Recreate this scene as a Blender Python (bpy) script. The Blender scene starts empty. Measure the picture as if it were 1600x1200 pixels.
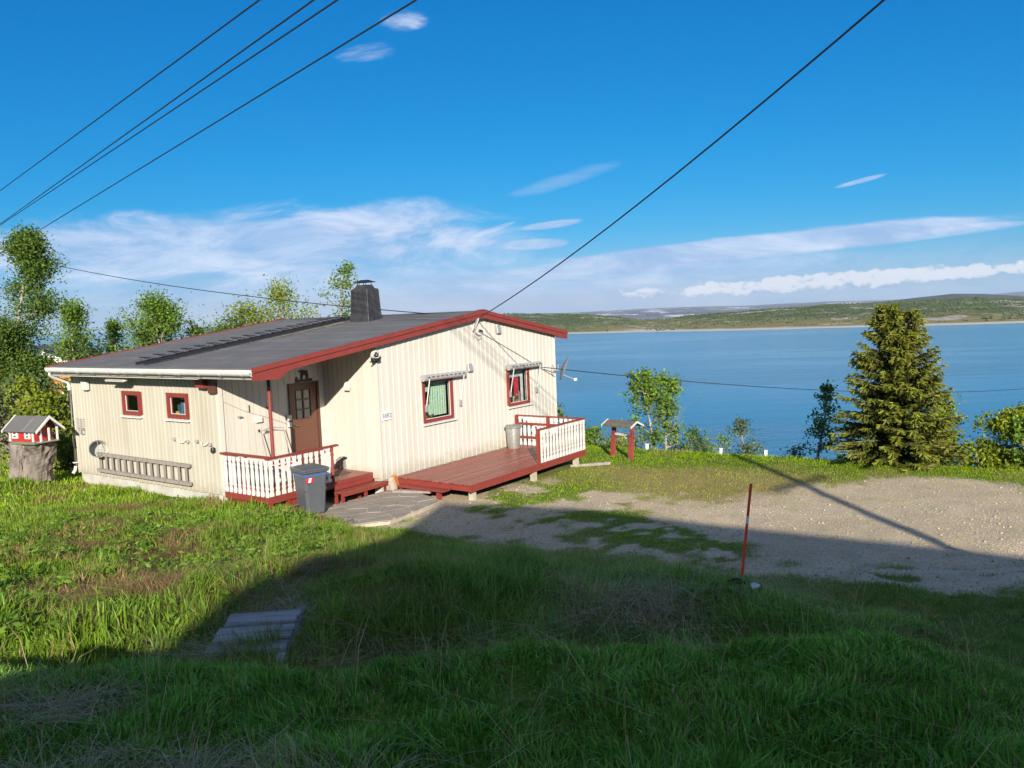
import bpy, bmesh, math, random
import numpy as np
from mathutils import Vector, Matrix, Euler

# ------------------------------------------------------------------ camera, sky, sun, exposure
SC = bpy.context.scene
COL = SC.collection
F_PX, PITCH, ROLL, CAM_Z = 1246.6, math.radians(4.95), math.radians(2.226), 3.465
cam_d = bpy.data.cameras.new('camera')
cam = bpy.data.objects.new('camera', cam_d)
COL.objects.link(cam)
cam_d.sensor_width = 36.0
cam_d.lens = F_PX / 1600 * 36
cam_d.clip_start = 0.05
cam_d.clip_end = 90000
cam.location = (0, 0, CAM_Z)
cam.rotation_euler = (Matrix.Rotation(math.pi / 2 - PITCH, 3, 'X') @ Matrix.Rotation(-ROLL, 3, 'Z')).to_euler()
SC.camera = cam

SUN_EL = math.radians(20.8)
SUN_HEAD = math.radians(-5.0)          # heading the light travels to, from +Y
LIGHT = Vector((math.sin(SUN_HEAD) * math.cos(SUN_EL), math.cos(SUN_HEAD) * math.cos(SUN_EL), -math.sin(SUN_EL)))
sun_d = bpy.data.lights.new('sun', 'SUN')
sun_d.energy = 4.85
sun_d.angle = math.radians(0.53)
sun_d.color = (1.0, 0.91, 0.77)
sun = bpy.data.objects.new('sun', sun_d)
COL.objects.link(sun)
sun.rotation_euler = LIGHT.to_track_quat('-Z', 'Y').to_euler()
sun.location = (0, -30, 40)

SC.view_settings.view_transform = 'Standard'
SC.view_settings.look = 'None'
SC.view_settings.exposure = 0.88
SC.view_settings.gamma = 1.0
SC.view_settings.use_curve_mapping = False
SC.cycles.use_denoising = True
SC.cycles.max_bounces = 8
SC.cycles.transparent_max_bounces = 12
SC.cycles.caustics_reflective = False
SC.cycles.caustics_refractive = False

world = bpy.data.worlds.new('World')
SC.world = world
world.use_nodes = True


class NG:
    """small helper to write node graphs as expressions"""
    def __init__(self, tree):
        self.t = tree
        self.n = tree.nodes
        self.l = tree.links

    def node(self, typ, ins=None, **kw):
        nd = self.n.new(typ)
        for k, v in kw.items():
            setattr(nd, k, v)
        for k, v in (ins or {}).items():
            self.put(nd.inputs[k], v)
        return nd

    def put(self, sock, v):
        if isinstance(v, bpy.types.NodeSocket):
            self.l.new(v, sock)
        else:
            sock.default_value = v

    def m(self, op, a, b=0.0, c=0.0, clamp=False):
        nd = self.n.new('ShaderNodeMath')
        nd.operation = op
        nd.use_clamp = clamp
        self.put(nd.inputs[0], a)
        self.put(nd.inputs[1], b)
        self.put(nd.inputs[2], c)
        return nd.outputs[0]

    def smooth(self, v, a, b):
        nd = self.n.new('ShaderNodeMapRange')
        nd.interpolation_type = 'SMOOTHSTEP'
        self.put(nd.inputs['Value'], v)
        nd.inputs['From Min'].default_value = a
        nd.inputs['From Max'].default_value = b
        return nd.outputs['Result']

    def noise(self, vec, scale, detail=4.0, rough=0.55, dist=0.0, out='Fac'):
        nd = self.node('ShaderNodeTexNoise', {'Scale': scale, 'Detail': detail, 'Roughness': rough, 'Distortion': dist})
        if vec is not None:
            self.l.new(vec, nd.inputs['Vector'])
        return nd.outputs[out]

    def mix(self, fac, a, b, blend='MIX'):
        nd = self.n.new('ShaderNodeMix')
        nd.data_type = 'RGBA'
        nd.blend_type = blend
        self.put(nd.inputs[0], fac)
        self.put(nd.inputs[6], a)
        self.put(nd.inputs[7], b)
        return nd.outputs[2]

    def comb(self, x, y, z):
        return self.node('ShaderNodeCombineXYZ', {0: x, 1: y, 2: z}).outputs[0]


def c4(c):
    return (c[0], c[1], c[2], 1.0)


def build_world():
    t = world.node_tree
    t.nodes.clear()
    g = NG(t)
    sky = g.node('ShaderNodeTexSky', sky_type='NISHITA')
    sky.sun_disc = False
    sky.sun_elevation = SUN_EL
    sky.sun_rotation = math.radians(180)
    sky.altitude = 0
    sky.air_density = 1.0
    sky.dust_density = 0.25
    sky.ozone_density = 3.0
    # the clear, deep blue of the photograph: each channel of the sky gets its own contrast, all round alike
    sc_ = g.node('ShaderNodeSeparateColor', {0: sky.outputs[0]})
    ST = 0.145
    ch_ = []
    for i, (k, p) in enumerate(((0.135, 3.1), (0.243, 0.88), (0.408, 0.62))):
        v = g.m('POWER', g.m('MULTIPLY', sc_.outputs[i], ST), p)
        ch_.append(g.m('MULTIPLY', v, k / ST))
    cc = g.node('ShaderNodeCombineColor', {0: ch_[0], 1: ch_[1], 2: ch_[2]})
    bg = g.node('ShaderNodeBackground', {'Color': cc.outputs[0], 'Strength': ST})
    tc = g.node('ShaderNodeTexCoord')
    sp = g.node('ShaderNodeSeparateXYZ', {0: tc.outputs['Generated']})
    x, y, z = sp.outputs[0], sp.outputs[1], sp.outputs[2]
    # tangent coordinates about the seaward direction, and cloud-deck coordinates
    yy = g.m('MAXIMUM', y, 0.12)
    a = g.m('DIVIDE', x, yy)
    e = g.m('DIVIDE', z, yy)
    front = g.smooth(y, 0.1, 0.3)
    zz = g.m('ADD', g.m('MAXIMUM', z, 0.0), 0.05)
    deck = g.comb(g.m('DIVIDE', x, zz), g.m('DIVIDE', y, zz), 0.0)
    tan = g.comb(a, g.m('MULTIPLY', e, 3.2), 0.0)
    warp = g.noise(tan, 3.0, 5.0, 0.6)
    n1 = g.noise(tan, 6.5, 9.0, 0.66, 0.5)
    n2 = g.noise(g.comb(g.m('MULTIPLY', a, 1.0), g.m('MULTIPLY', e, 9.0), 0.3), 7.0, 8.0, 0.62, 0.3)
    ncu = g.noise(g.comb(a, g.m('MULTIPLY', e, 1.5), 0.7), 52.0, 7.0, 0.6, 0.0)

    def blob(a0, e0, wa, we, slope=0.0, n=None, amp=0.9, lo=0.42, hi=0.7):
        da = g.m('SUBTRACT', a, a0)
        de = g.m('SUBTRACT', g.m('SUBTRACT', e, e0), g.m('MULTIPLY', da, slope))
        r = g.m('ADD', g.m('POWER', g.m('ABSOLUTE', g.m('DIVIDE', da, wa)), 2.4),
                g.m('POWER', g.m('ABSOLUTE', g.m('DIVIDE', de, we)), 2.0))
        base = g.m('SUBTRACT', 1.0, g.m('MINIMUM', r, 3.2))
        v = g.m('ADD', g.m('MULTIPLY', base, 0.5), g.m('MULTIPLY', g.m('SUBTRACT', n, 0.5), amp))
        return g.smooth(v, lo - 0.4, hi - 0.35)

    terms = [
        (blob(-0.36, 0.098, 0.46, 0.052, -0.02, n1, 1.15, 0.42, 0.80), 0.78),
        (blob(-0.16, 0.120, 0.15, 0.030, 0.06, n1, 1.1, 0.45, 0.85), 0.6),
        (blob(-0.30, 0.048, 0.50, 0.030, 0.0, n2, 0.7, 0.40, 0.95), 0.42),
        (blob(0.32, 0.0735, 0.34, 0.0165, 0.075, n2, 0.62, 0.40, 0.62), 0.8),
        (blob(0.16, 0.045, 0.34, 0.024, 0.03, n2, 0.8, 0.40, 0.85), 0.6),
        (blob(0.50, 0.078, 0.17, 0.008, 0.08, n2, 0.7, 0.42, 0.7), 0.6),
        (blob(0.055, 0.109, 0.045, 0.0055, 0.10, n2, 0.5, 0.40, 0.65), 0.7),
        (blob(0.035, 0.086, 0.048, 0.0075, 0.02, n2, 0.5, 0.40, 0.7), 0.65),
        (blob(-0.015, 0.106, 0.03, 0.0035, 0.30, n2, 0.4, 0.40, 0.65), 0.6),
        (blob(-0.055, 0.091, 0.05, 0.006, 0.0, n2, 0.5, 0.40, 0.7), 0.6),
        (blob(0.44, 0.148, 0.035, 0.0035, 0.22, n2, 0.4, 0.40, 0.7), 0.6),
        (blob(-0.115, 0.362, 0.04, 0.018, 0.1, n1, 1.9, 0.48, 0.95), 0.75),
        (blob(-0.165, 0.324, 0.05, 0.014, 0.1, n1, 1.9, 0.48, 0.95), 0.75),
        (blob(0.08, 0.165, 0.09, 0.012, 0.25, n2, 1.0, 0.50, 1.0), 0.3),
    ]
    tot = None
    for v, k in terms:
        v = g.m('MULTIPLY', v, k)
        tot = v if tot is None else g.m('SUBTRACT', 1.0, g.m('MULTIPLY', g.m('SUBTRACT', 1.0, tot), g.m('SUBTRACT', 1.0, v)))
    tot = g.m('MULTIPLY', tot, front)
    # bright cumulus row low over the far shore
    cu = blob(0.46, 0.0285, 0.36, 0.0110, 0.030, ncu, 1.9, 0.46, 0.72)
    cu = g.m('MULTIPLY', g.m('MULTIPLY', cu, front), 0.72)
    # unseen cloud over the rest of the sky, made denser to brighten the fill
    other = g.smooth(g.noise(deck, 0.45, 7.0, 0.6, 0.4), 0.36, 0.60)
    other = g.m('MULTIPLY', g.m('MULTIPLY', other, g.m('SUBTRACT', 1.0, front)), 0.85)
    tot = g.m('MAXIMUM', tot, other)
    # pale air near the horizon
    hz = g.m('MULTIPLY', g.smooth(z, 0.10, 0.0), 0.30)
    tot = g.m('SUBTRACT', 1.0, g.m('MULTIPLY', g.m('SUBTRACT', 1.0, tot), g.m('SUBTRACT', 1.0, hz)))
    ccol = g.mix(g.smooth(n1, 0.35, 0.7), c4((0.20, 0.29, 0.45)), c4((0.42, 0.46, 0.56)))
    bgc = g.node('ShaderNodeBackground', {'Color': ccol, 'Strength': 1.0})
    bgk = g.node('ShaderNodeBackground', {'Color': c4((0.50, 0.50, 0.53)), 'Strength': 1.0})
    m1 = g.node('ShaderNodeMixShader', {0: tot, 1: bg.outputs[0], 2: bgc.outputs[0]})
    m2 = g.node('ShaderNodeMixShader', {0: cu, 1: m1.outputs[0], 2: bgk.outputs[0]})
    out = g.node('ShaderNodeOutputWorld')
    g.l.new(m2.outputs[0], out.inputs[0])


build_world()

# ------------------------------------------------------------------ helpers
random.seed(7)
RNG = np.random.default_rng(11)


def ray(px, py):
    """direction through a photo pixel (1600x1200), scaled so that its forward part is 1"""
    u, v = px - 800.0, py - 600.0
    c, s = math.cos(ROLL), math.sin(ROLL)
    u, v = c * u - s * v, s * u + c * v
    d = np.array([u, F_PX * math.cos(PITCH) - v * math.sin(PITCH), -F_PX * math.sin(PITCH) - v * math.cos(PITCH)])
    return d / d[1]


def at_y(px, py, y):
    d = ray(px, py)
    return np.array([d[0] * y, y, CAM_Z + d[2] * y])


def at_z(px, py, z):
    d = ray(px, py)
    t = (z - CAM_Z) / d[2]
    return np.array([d[0] * t, t, z])


class MB:
    """collects faces; build() links them as one mesh object"""
    def __init__(self, fn=None):
        self.v, self.f, self.fn = [], [], fn

    def add(self, vs, fs):
        o = len(self.v)
        self.v += [tuple(p) for p in vs]
        self.f += [tuple(i + o for i in f) for f in fs]
        return self

    def box(self, x0, x1, y0, y1, z0, z1):
        vs = [(x, y, z) for z in (z0, z1) for y in (y0, y1) for x in (x0, x1)]
        return self.add(vs, [(0, 2, 3, 1), (4, 5, 7, 6), (0, 1, 5, 4), (2, 6, 7, 3), (0, 4, 6, 2), (1, 3, 7, 5)])

    def prism(self, poly, d0, d1, axis='y'):
        """poly in the plane of the other two axes, pushed along axis"""
        n = len(poly)
        def P(p, d):
            return {'x': (d, p[0], p[1]), 'y': (p[0], d, p[1]), 'z': (p[0], p[1], d)}[axis]
        vs = [P(p, d0) for p in poly] + [P(p, d1) for p in poly]
        fs = [tuple(range(n)), tuple(range(2 * n - 1, n - 1, -1))]
        fs += [(i, (i + 1) % n, (i + 1) % n + n, i + n) for i in range(n)]
        return self.add(vs, fs)

    def tube(self, path, r, n=8, cap=True):
        path = [Vector(p) for p in path]
        rs = r if isinstance(r, (list, tuple)) else [r] * len(path)
        rings = []
        up = Vector((0, 0, 1))
        for i, p in enumerate(path):
            d = (path[min(i + 1, len(path) - 1)] - path[max(i - 1, 0)]).normalized()
            a = d.cross(up)
            if a.length < 1e-3:
                a = d.cross(Vector((1, 0, 0)))
            a.normalize()
            b = d.cross(a)
            rings.append([p + (a * math.cos(k * 2 * math.pi / n) + b * math.sin(k * 2 * math.pi / n)) * rs[i] for k in range(n)])
        vs = [q for rg in rings for q in rg]
        fs = []
        for i in range(len(path) - 1):
            for k in range(n):
                fs.append((i * n + k, i * n + (k + 1) % n, (i + 1) * n + (k + 1) % n, (i + 1) * n + k))
        if cap:
            fs.append(tuple(range(n - 1, -1, -1)))
            fs.append(tuple((len(path) - 1) * n + k for k in range(n)))
        return self.add(vs, fs)

    def lathe(self, prof, n=16, center=(0, 0, 0), cap=True):
        vs = [(center[0] + r * math.cos(k * 2 * math.pi / n), center[1] + r * math.sin(k * 2 * math.pi / n), center[2] + z)
              for r, z in prof for k in range(n)]
        fs = [(i * n + k, i * n + (k + 1) % n, (i + 1) * n + (k + 1) % n, (i + 1) * n + k)
              for i in range(len(prof) - 1) for k in range(n)]
        if cap:
            fs.append(tuple(range(n - 1, -1, -1)))
            fs.append(tuple((len(prof) - 1) * n + k for k in range(n)))
        return self.add(vs, fs)

    def quad(self, a, b, c, d):
        return self.add([a, b, c, d], [(0, 1, 2, 3)])

    def build(self, name, mat, parent=None, smooth=False, bevel=0.0, recalc=True):
        vs = [self.fn(*p) for p in self.v] if self.fn else self.v
        me = bpy.data.meshes.new(name)
        me.from_pydata([tuple(map(float, p)) for p in vs], [], self.f)
        if recalc:
            bm = bmesh.new()
            bm.from_mesh(me)
            if bevel > 0:
                bmesh.ops.bevel(bm, geom=bm.edges[:], offset=bevel, segments=1, affect='EDGES', clamp_overlap=True)
            bmesh.ops.recalc_face_normals(bm, faces=bm.faces[:])
            bm.to_mesh(me)
            bm.free()
        if smooth:
            me.shade_smooth()
            try:
                me.set_sharp_from_angle(angle=math.radians(40))
            except Exception:
                pass
        if mat is not None:
            me.materials.append(mat)
        o = bpy.data.objects.new(name, me)
        COL.objects.link(o)
        if parent is not None:
            o.parent = parent
        return o


def tag(o, label=None, cat=None, group=None, kind=None):
    for k, v in (('label', label), ('category', cat), ('group', group), ('kind', kind)):
        if v:
            o[k] = v
    return o


def empty(name, loc=(0, 0, 0), rz=0.0):
    o = bpy.data.objects.new(name, None)
    COL.objects.link(o)
    o.location = tuple(map(float, loc))
    o.rotation_euler = (0, 0, rz)
    o.empty_display_size = 0.2
    return o


def clone(o, parent=None):
    c = o.copy()
    COL.objects.link(c)
    c.parent = parent
    for ch in list(o.children):
        clone(ch, c)
    return c


# ------------------------------------------------------------------ materials
MATS = {}


def mat(name, col, rough=0.6, col2=None, nscale=6.0, nlo=0.35, nhi=0.7, bump=0.0, bscale=60.0, stretch=(1, 1, 1),
        metallic=0.0, coat=0.0, spec=0.5, coord='Object', dirt=None, bdist=0.01, boards=False):
    if name in MATS:
        return MATS[name]
    m = bpy.data.materials.new(name)
    m.use_nodes = True
    g = NG(m.node_tree)
    b = g.n['Principled BSDF']
    b.inputs['Roughness'].default_value = rough
    b.inputs['Metallic'].default_value = metallic
    b.inputs['Specular IOR Level'].default_value = spec
    if coat:
        b.inputs['Coat Weight'].default_value = coat
        b.inputs['Coat Roughness'].default_value = 0.15
    tc = g.node('ShaderNodeTexCoord')
    mp = g.node('ShaderNodeMapping', {'Vector': tc.outputs[coord]})
    mp.inputs['Scale'].default_value = stretch
    v = mp.outputs[0]
    colr = None
    if col2 is not None:
        f = g.smooth(g.noise(v, nscale, 6.0, 0.6), nlo, nhi)
        colr = g.mix(f, c4(col), c4(col2))
    if dirt is not None:
        f = g.smooth(g.noise(v, 1.3, 7.0, 0.65), 0.5, 0.75)
        colr = g.mix(g.m('MULTIPLY', f, dirt[1]), colr if colr is not None else c4(col), c4(dirt[0]))
    if boards:
        # every board has taken its paint a little differently; rain has splashed soil on the lowest part
        oi = g.node('ShaderNodeObjectInfo')
        colr = g.mix(g.m('MULTIPLY', oi.outputs['Random'], 0.16), colr, c4(tuple(v_ * 0.62 for v_ in col)))
        sp_ = g.node('ShaderNodeSeparateXYZ', {0: tc.outputs['Object']})
        hgt = g.m('ADD', sp_.outputs[2], g.m('MULTIPLY', g.m('SUBTRACT', g.noise(tc.outputs['Object'], 7.0, 6.0, 0.7), 0.5), 0.7))
        colr = g.mix(g.m('MULTIPLY', g.smooth(hgt, 0.22, -0.20), 0.45), colr, c4((0.23, 0.20, 0.13)))
        str_ = g.node('ShaderNodeMapping', {'Vector': tc.outputs['Object']})
        str_.inputs['Scale'].default_value = (14.0, 14.0, 0.5)
        colr = g.mix(g.m('MULTIPLY', g.smooth(g.noise(str_.outputs[0], 1.0, 4.0, 0.6), 0.56, 0.74), 0.22), colr, c4((0.27, 0.235, 0.16)))
    if colr is None:
        b.inputs['Base Color'].default_value = c4(col)
    else:
        g.l.new(colr, b.inputs['Base Color'])
    if bump:
        bn = g.node('ShaderNodeBump', {'Strength': bump, 'Distance': bdist, 'Height': g.noise(v, bscale, 5.0, 0.6)})
        g.l.new(bn.outputs[0], b.inputs['Normal'])
    MATS[name] = m
    return m


def leaf_mat(name, trans=0.35, attr='col', rough=0.6, spec=0.25):
    m = bpy.data.materials.new(name)
    m.use_nodes = True
    g = NG(m.node_tree)
    g.n.clear()
    at = g.node('ShaderNodeAttribute', attribute_name=attr)
    d = g.node('ShaderNodeBsdfPrincipled', {'Base Color': at.outputs['Color'], 'Roughness': rough, 'Specular IOR Level': spec})
    tl = g.node('ShaderNodeBsdfTranslucent', {'Color': g.mix(1.0, at.outputs['Color'], c4((1.0, 1.1, 0.55)), 'MULTIPLY')})
    mx = g.node('ShaderNodeMixShader', {0: trans, 1: d.outputs[0], 2: tl.outputs[0]})
    o = g.node('ShaderNodeOutputMaterial')
    g.l.new(mx.outputs[0], o.inputs[0])
    return m


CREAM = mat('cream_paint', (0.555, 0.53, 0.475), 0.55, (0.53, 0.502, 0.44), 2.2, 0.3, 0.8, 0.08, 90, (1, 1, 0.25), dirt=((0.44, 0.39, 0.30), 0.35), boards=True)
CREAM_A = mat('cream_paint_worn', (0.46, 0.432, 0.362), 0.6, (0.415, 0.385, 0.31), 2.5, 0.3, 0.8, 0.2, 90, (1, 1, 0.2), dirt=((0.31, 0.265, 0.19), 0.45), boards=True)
RED = mat('red_brown_paint', (0.215, 0.036, 0.027), 0.55, (0.175, 0.030, 0.023), 5, 0.3, 0.8, 0.15, 80)
DECKRED = mat('deck_stain', (0.20, 0.050, 0.035), 0.36, (0.25, 0.072, 0.052), 3.5, 0.4, 0.75, 0.2, 60, (1, 6, 6))
WHITE = mat('white_paint', (0.60, 0.595, 0.57), 0.45, (0.53, 0.525, 0.50), 4, 0.35, 0.8, 0.05, 60)
FELT = mat('roofing_felt', (0.092, 0.090, 0.090), 0.92, (0.118, 0.115, 0.114), 1.2, 0.3, 0.75, 0.5, 160, dirt=((0.20, 0.185, 0.15), 0.35))
TAR = mat('tarred_sheet', (0.022, 0.022, 0.026), 0.6, (0.05, 0.047, 0.047), 4, 0.35, 0.8, 0.3, 30, (3, 3, 0.6))
BLACK = mat('black_metal', (0.015, 0.015, 0.018), 0.5)
CONC = mat('white_foundation', (0.46, 0.45, 0.41), 0.8, (0.36, 0.34, 0.29), 3, 0.35, 0.7, 0.3, 40)
WOOD = mat('weathered_wood', (0.27, 0.24, 0.215), 0.8, (0.20, 0.175, 0.155), 9, 0.35, 0.7, 0.4, 50, (1, 1, 0.15))
GREYWOOD = mat('grey_wood', (0.30, 0.285, 0.265), 0.85, (0.13, 0.12, 0.11), 12, 0.35, 0.7, 0.6, 70, (0.12, 1, 1))
DOORWOOD = mat('door_wood', (0.125, 0.050, 0.029), 0.42, (0.095, 0.037, 0.022), 14, 0.35, 0.7, 0.15, 60, (6, 6, 0.35))
DOORFRAME = mat('door_frame_brown', (0.09, 0.038, 0.026), 0.45)
BINGREY = mat('bin_plastic', (0.072, 0.080, 0.092), 0.38, (0.085, 0.094, 0.106), 6, 0.3, 0.8, 0.05, 50)
GALV = mat('galvanised_metal', (0.36, 0.37, 0.35), 0.45, (0.46, 0.47, 0.44), 18, 0.35, 0.65, 0.1, 40, metallic=0.6)
PLASTIC = mat('pale_plastic', (0.55, 0.53, 0.48), 0.5)
LAMPGREY = mat('lamp_grey', (0.33, 0.34, 0.35), 0.4, metallic=0.3)
AWN = mat('awning_grey', (0.28, 0.27, 0.27), 0.5, (0.36, 0.35, 0.35), 8)
INNER = mat('room_dark', (0.05, 0.052, 0.055), 0.9)
LACE = mat('lace_curtain', (0.36, 0.47, 0.36), 0.9, (0.24, 0.36, 0.27), 26, 0.42, 0.6)
REDCLOTH = mat('red_curtain', (0.38, 0.012, 0.014), 0.8)
SIGNW = mat('sign_white', (0.80, 0.80, 0.78), 0.4)
INK = mat('sign_ink', (0.02, 0.02, 0.05), 0.5)
SLATE = mat('flagstone', (0.26, 0.225, 0.185), 0.8, (0.20, 0.17, 0.14), 3.0, 0.3, 0.75, 0.4, 40)
MORTAR = mat('mortar', (0.42, 0.365, 0.29), 0.9, (0.34, 0.29, 0.23), 8, 0.3, 0.7, 0.4, 60)
BARK = mat('birch_bark', (0.20, 0.17, 0.145), 0.85, (0.36, 0.32, 0.28), 6, 0.4, 0.65, 0.5, 30, (1, 1, 2.5))
SPRUCEBARK = mat('spruce_bark', (0.26, 0.17, 0.13), 0.9, (0.17, 0.11, 0.085), 9, 0.35, 0.7, 0.6, 30)
POLEWOOD = mat('pole_wood', (0.13, 0.10, 0.075), 0.85, (0.09, 0.07, 0.055), 8, 0.35, 0.7, 0.4, 40, (1, 1, 0.1))
CABLE = mat('cable_black', (0.012, 0.013, 0.016), 0.55)
LEAF = leaf_mat('birch_leaves', 0.38)
NEEDLE = leaf_mat('spruce_needles', 0.15)
GRASSM = leaf_mat('grass_blades', 0.30, rough=0.5, spec=0.35)
LAWNM = leaf_mat('lawn_blades', 0.35, rough=0.8, spec=0.1)


def glass_mat():
    m = bpy.data.materials.new('window_glass')
    m.use_nodes = True
    g = NG(m.node_tree)
    g.n.clear()
    geo = g.node('ShaderNodeNewGeometry')
    dt = g.node('ShaderNodeVectorMath', {0: geo.outputs['Incoming'], 1: geo.outputs['Normal']}, operation='DOT_PRODUCT')
    fz = g.m('POWER', g.m('SUBTRACT', 1.0, g.m('ABSOLUTE', dt.outputs['Value'])), 5.0)
    tr = g.node('ShaderNodeBsdfTransparent', {'Color': c4((0.86, 0.9, 0.88))})
    gl = g.node('ShaderNodeBsdfGlossy', {'Roughness': 0.02})
    mx = g.node('ShaderNodeMixShader', {0: g.m('MULTIPLY_ADD', fz, 0.9, 0.05), 1: tr.outputs[0], 2: gl.outputs[0]})
    o = g.node('ShaderNodeOutputMaterial')
    g.l.new(mx.outputs[0], o.inputs[0])
    return m


GLASS = glass_mat()


# ------------------------------------------------------------------ smooth value noise for numpy
def vnoise(x, y, seed=0):
    x = np.asarray(x, float); y = np.asarray(y, float)
    xi, yi = np.floor(x).astype(np.int64), np.floor(y).astype(np.int64)
    xf, yf = x - xi, y - yi
    xf, yf = xf * xf * (3 - 2 * xf), yf * yf * (3 - 2 * yf)

    def h(a, b):
        n = (a * 374761393 + b * 668265263 + seed * 1442695041) & 0x7fffffff
        n = ((n ^ (n >> 13)) * 1274126177) & 0x7fffffff
        return ((n ^ (n >> 16)) & 0xffff) / 65535.0
    return (h(xi, yi) * (1 - xf) + h(xi + 1, yi) * xf) * (1 - yf) + (h(xi, yi + 1) * (1 - xf) + h(xi + 1, yi + 1) * xf) * yf


def fbm(x, y, seed=0, oct=4):
    s, a, t = 0.0, 1.0, 0.0
    for i in range(oct):
        s = s + a * vnoise(np.asarray(x) * 2 ** i, np.asarray(y) * 2 ** i, seed + i * 17)
        t += a
        a *= 0.5
    return s / t


def sstep(v, a, b):
    t = np.clip((np.asarray(v, float) - a) / (b - a), 0, 1)
    return t * t * (3 - 2 * t)

# ------------------------------------------------------------------ the lie of the land
HOUSE_YAW = math.radians(90 - 35.524)
HOUSE_O = np.array([-6.137, 16.614])
HEX = np.array([math.cos(HOUSE_YAW), math.sin(HOUSE_YAW)])
HEY = np.array([-HEX[1], HEX[0]])
SEA_Z = -25.0


def hw(hx, hy):
    """house plan coordinates to world"""
    return HOUSE_O + HEX * hx + HEY * hy


PL = np.array([(-400, 8), (-60, 4), (-20, 2.2), (0, 1.85), (3, 1.62), (4.5, 1.46), (5.2, 1.05), (5.6, 0.70), (6.1, 0.60), (6.8, 0.84), (8.5, 0.60), (11, 0.26), (14, -0.12), (16, -0.26), (18.5, -0.33), (24, -0.5), (40, -1.2), (70, -6), (130, -24), (180, -30), (500, -34)])
PM = np.array([(-400, 8), (-60, 4), (-20, 2.2), (0, 1.85), (3, 1.62), (4.5, 1.46), (5.2, 1.05), (5.6, 0.62), (6.1, 0.52), (6.6, 0.70), (7.3, 0.90), (8.4, 0.66), (9.6, 0.30), (10.6, 0.03), (11.6, -0.24), (12.7, -0.47), (15, -0.5), (24, -0.62), (26, -0.75), (40, -7), (90, -24), (140, -30), (500, -34)])
PR = np.array([(-400, 8), (-60, 4), (-20, 2.2), (0, 1.85), (2, 1.66), (4.5, 1.10), (6.5, 0.58), (9, 0.0), (11.5, -0.50), (14, -0.56), (20, -0.62), (26, -0.75), (40, -7), (90, -24), (140, -30), (500, -34)])


def gz(x, y, detail=True):
    x = np.asarray(x, float); y = np.asarray(y, float)
    yb = np.clip(12.6 - 0.55 * x, 9.5, 14.8)
    ym = np.where(y > 6.8, np.where(y < yb, 6.8 + (y - 6.8) * (5.9 / (yb - 6.8)), y - yb + 12.7), y)
    ym = np.where(y > yb, np.maximum(12.7 + (y - yb) * (24 - 12.7) / np.maximum(24 - yb, 1), 12.7), ym)
    ym = np.where(y > 24, y, ym)
    # where the yard breaks off towards the sea
    ye = np.where(x > 2, 26.3 - 0.68 * (x - 0.0), 24.94 + (2 - x) * 0.75)
    ye = np.clip(ye, 12.0, 40.0)
    yc = np.where(y > ye, 26 + (y - ye), np.minimum(y, 25.99))
    l = np.interp(y, PL[:, 0], PL[:, 1])
    m = np.interp(np.where(y > 15, yc, ym), PM[:, 0], PM[:, 1])
    r = np.interp(np.where(y > 12, yc, y), PR[:, 0], PR[:, 1])
    wl = sstep(x + 0.28 * (y - 14), -2.6, -4.3)
    wl = np.where(y < 8, sstep(x, -2.6, -4.3), wl)
    wr = sstep(x, 1.6, 3.6)
    z = m * (1 - wl) + l * wl
    z = z * (1 - wr) + r * wr
    z = z + 0.30 * np.exp(-((x + 2.16) ** 2 / 0.30 + (y - 6.08) ** 2 / 0.16))
    z = z + 0.30 * np.exp(-((x + 12.2) ** 2 / 1.2 + (y - 19.0) ** 2 / 2.2))
    if detail:
        rough = sstep(y, 13.5, 11.0) + 0.25 + wl * 0.5
        z = z + (fbm(x * 0.9, y * 0.9, 3, 3) - 0.5) * (0.24 + 0.16 * sstep(y, 5.6, 6.6) * sstep(y, 11.5, 9.5)) * np.clip(rough, 0, 1) + (fbm(x * 3, y * 3, 9, 3) - 0.5) * 0.10 * np.clip(rough, 0, 1)
        far = sstep(y, 30, 80)
        z = z + (fbm(x * 0.05, y * 0.05, 21, 4) - 0.5) * 5 * far
    return z


def gz1(x, y):
    return float(gz(np.array([x]), np.array([y]))[0])


def hit(px, py, y0=1.5, y1=60.0):
    """first place where the line of sight through a pixel meets the ground"""
    d = ray(px, py)
    ys = np.arange(y0, y1, 0.02)
    g = gz(d[0] * ys, ys)
    below = np.nonzero(CAM_Z + d[2] * ys < g)[0]
    y = ys[below[0]] if len(below) else y1
    return np.array([d[0] * y, y, gz1(d[0] * y, y)])


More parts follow.
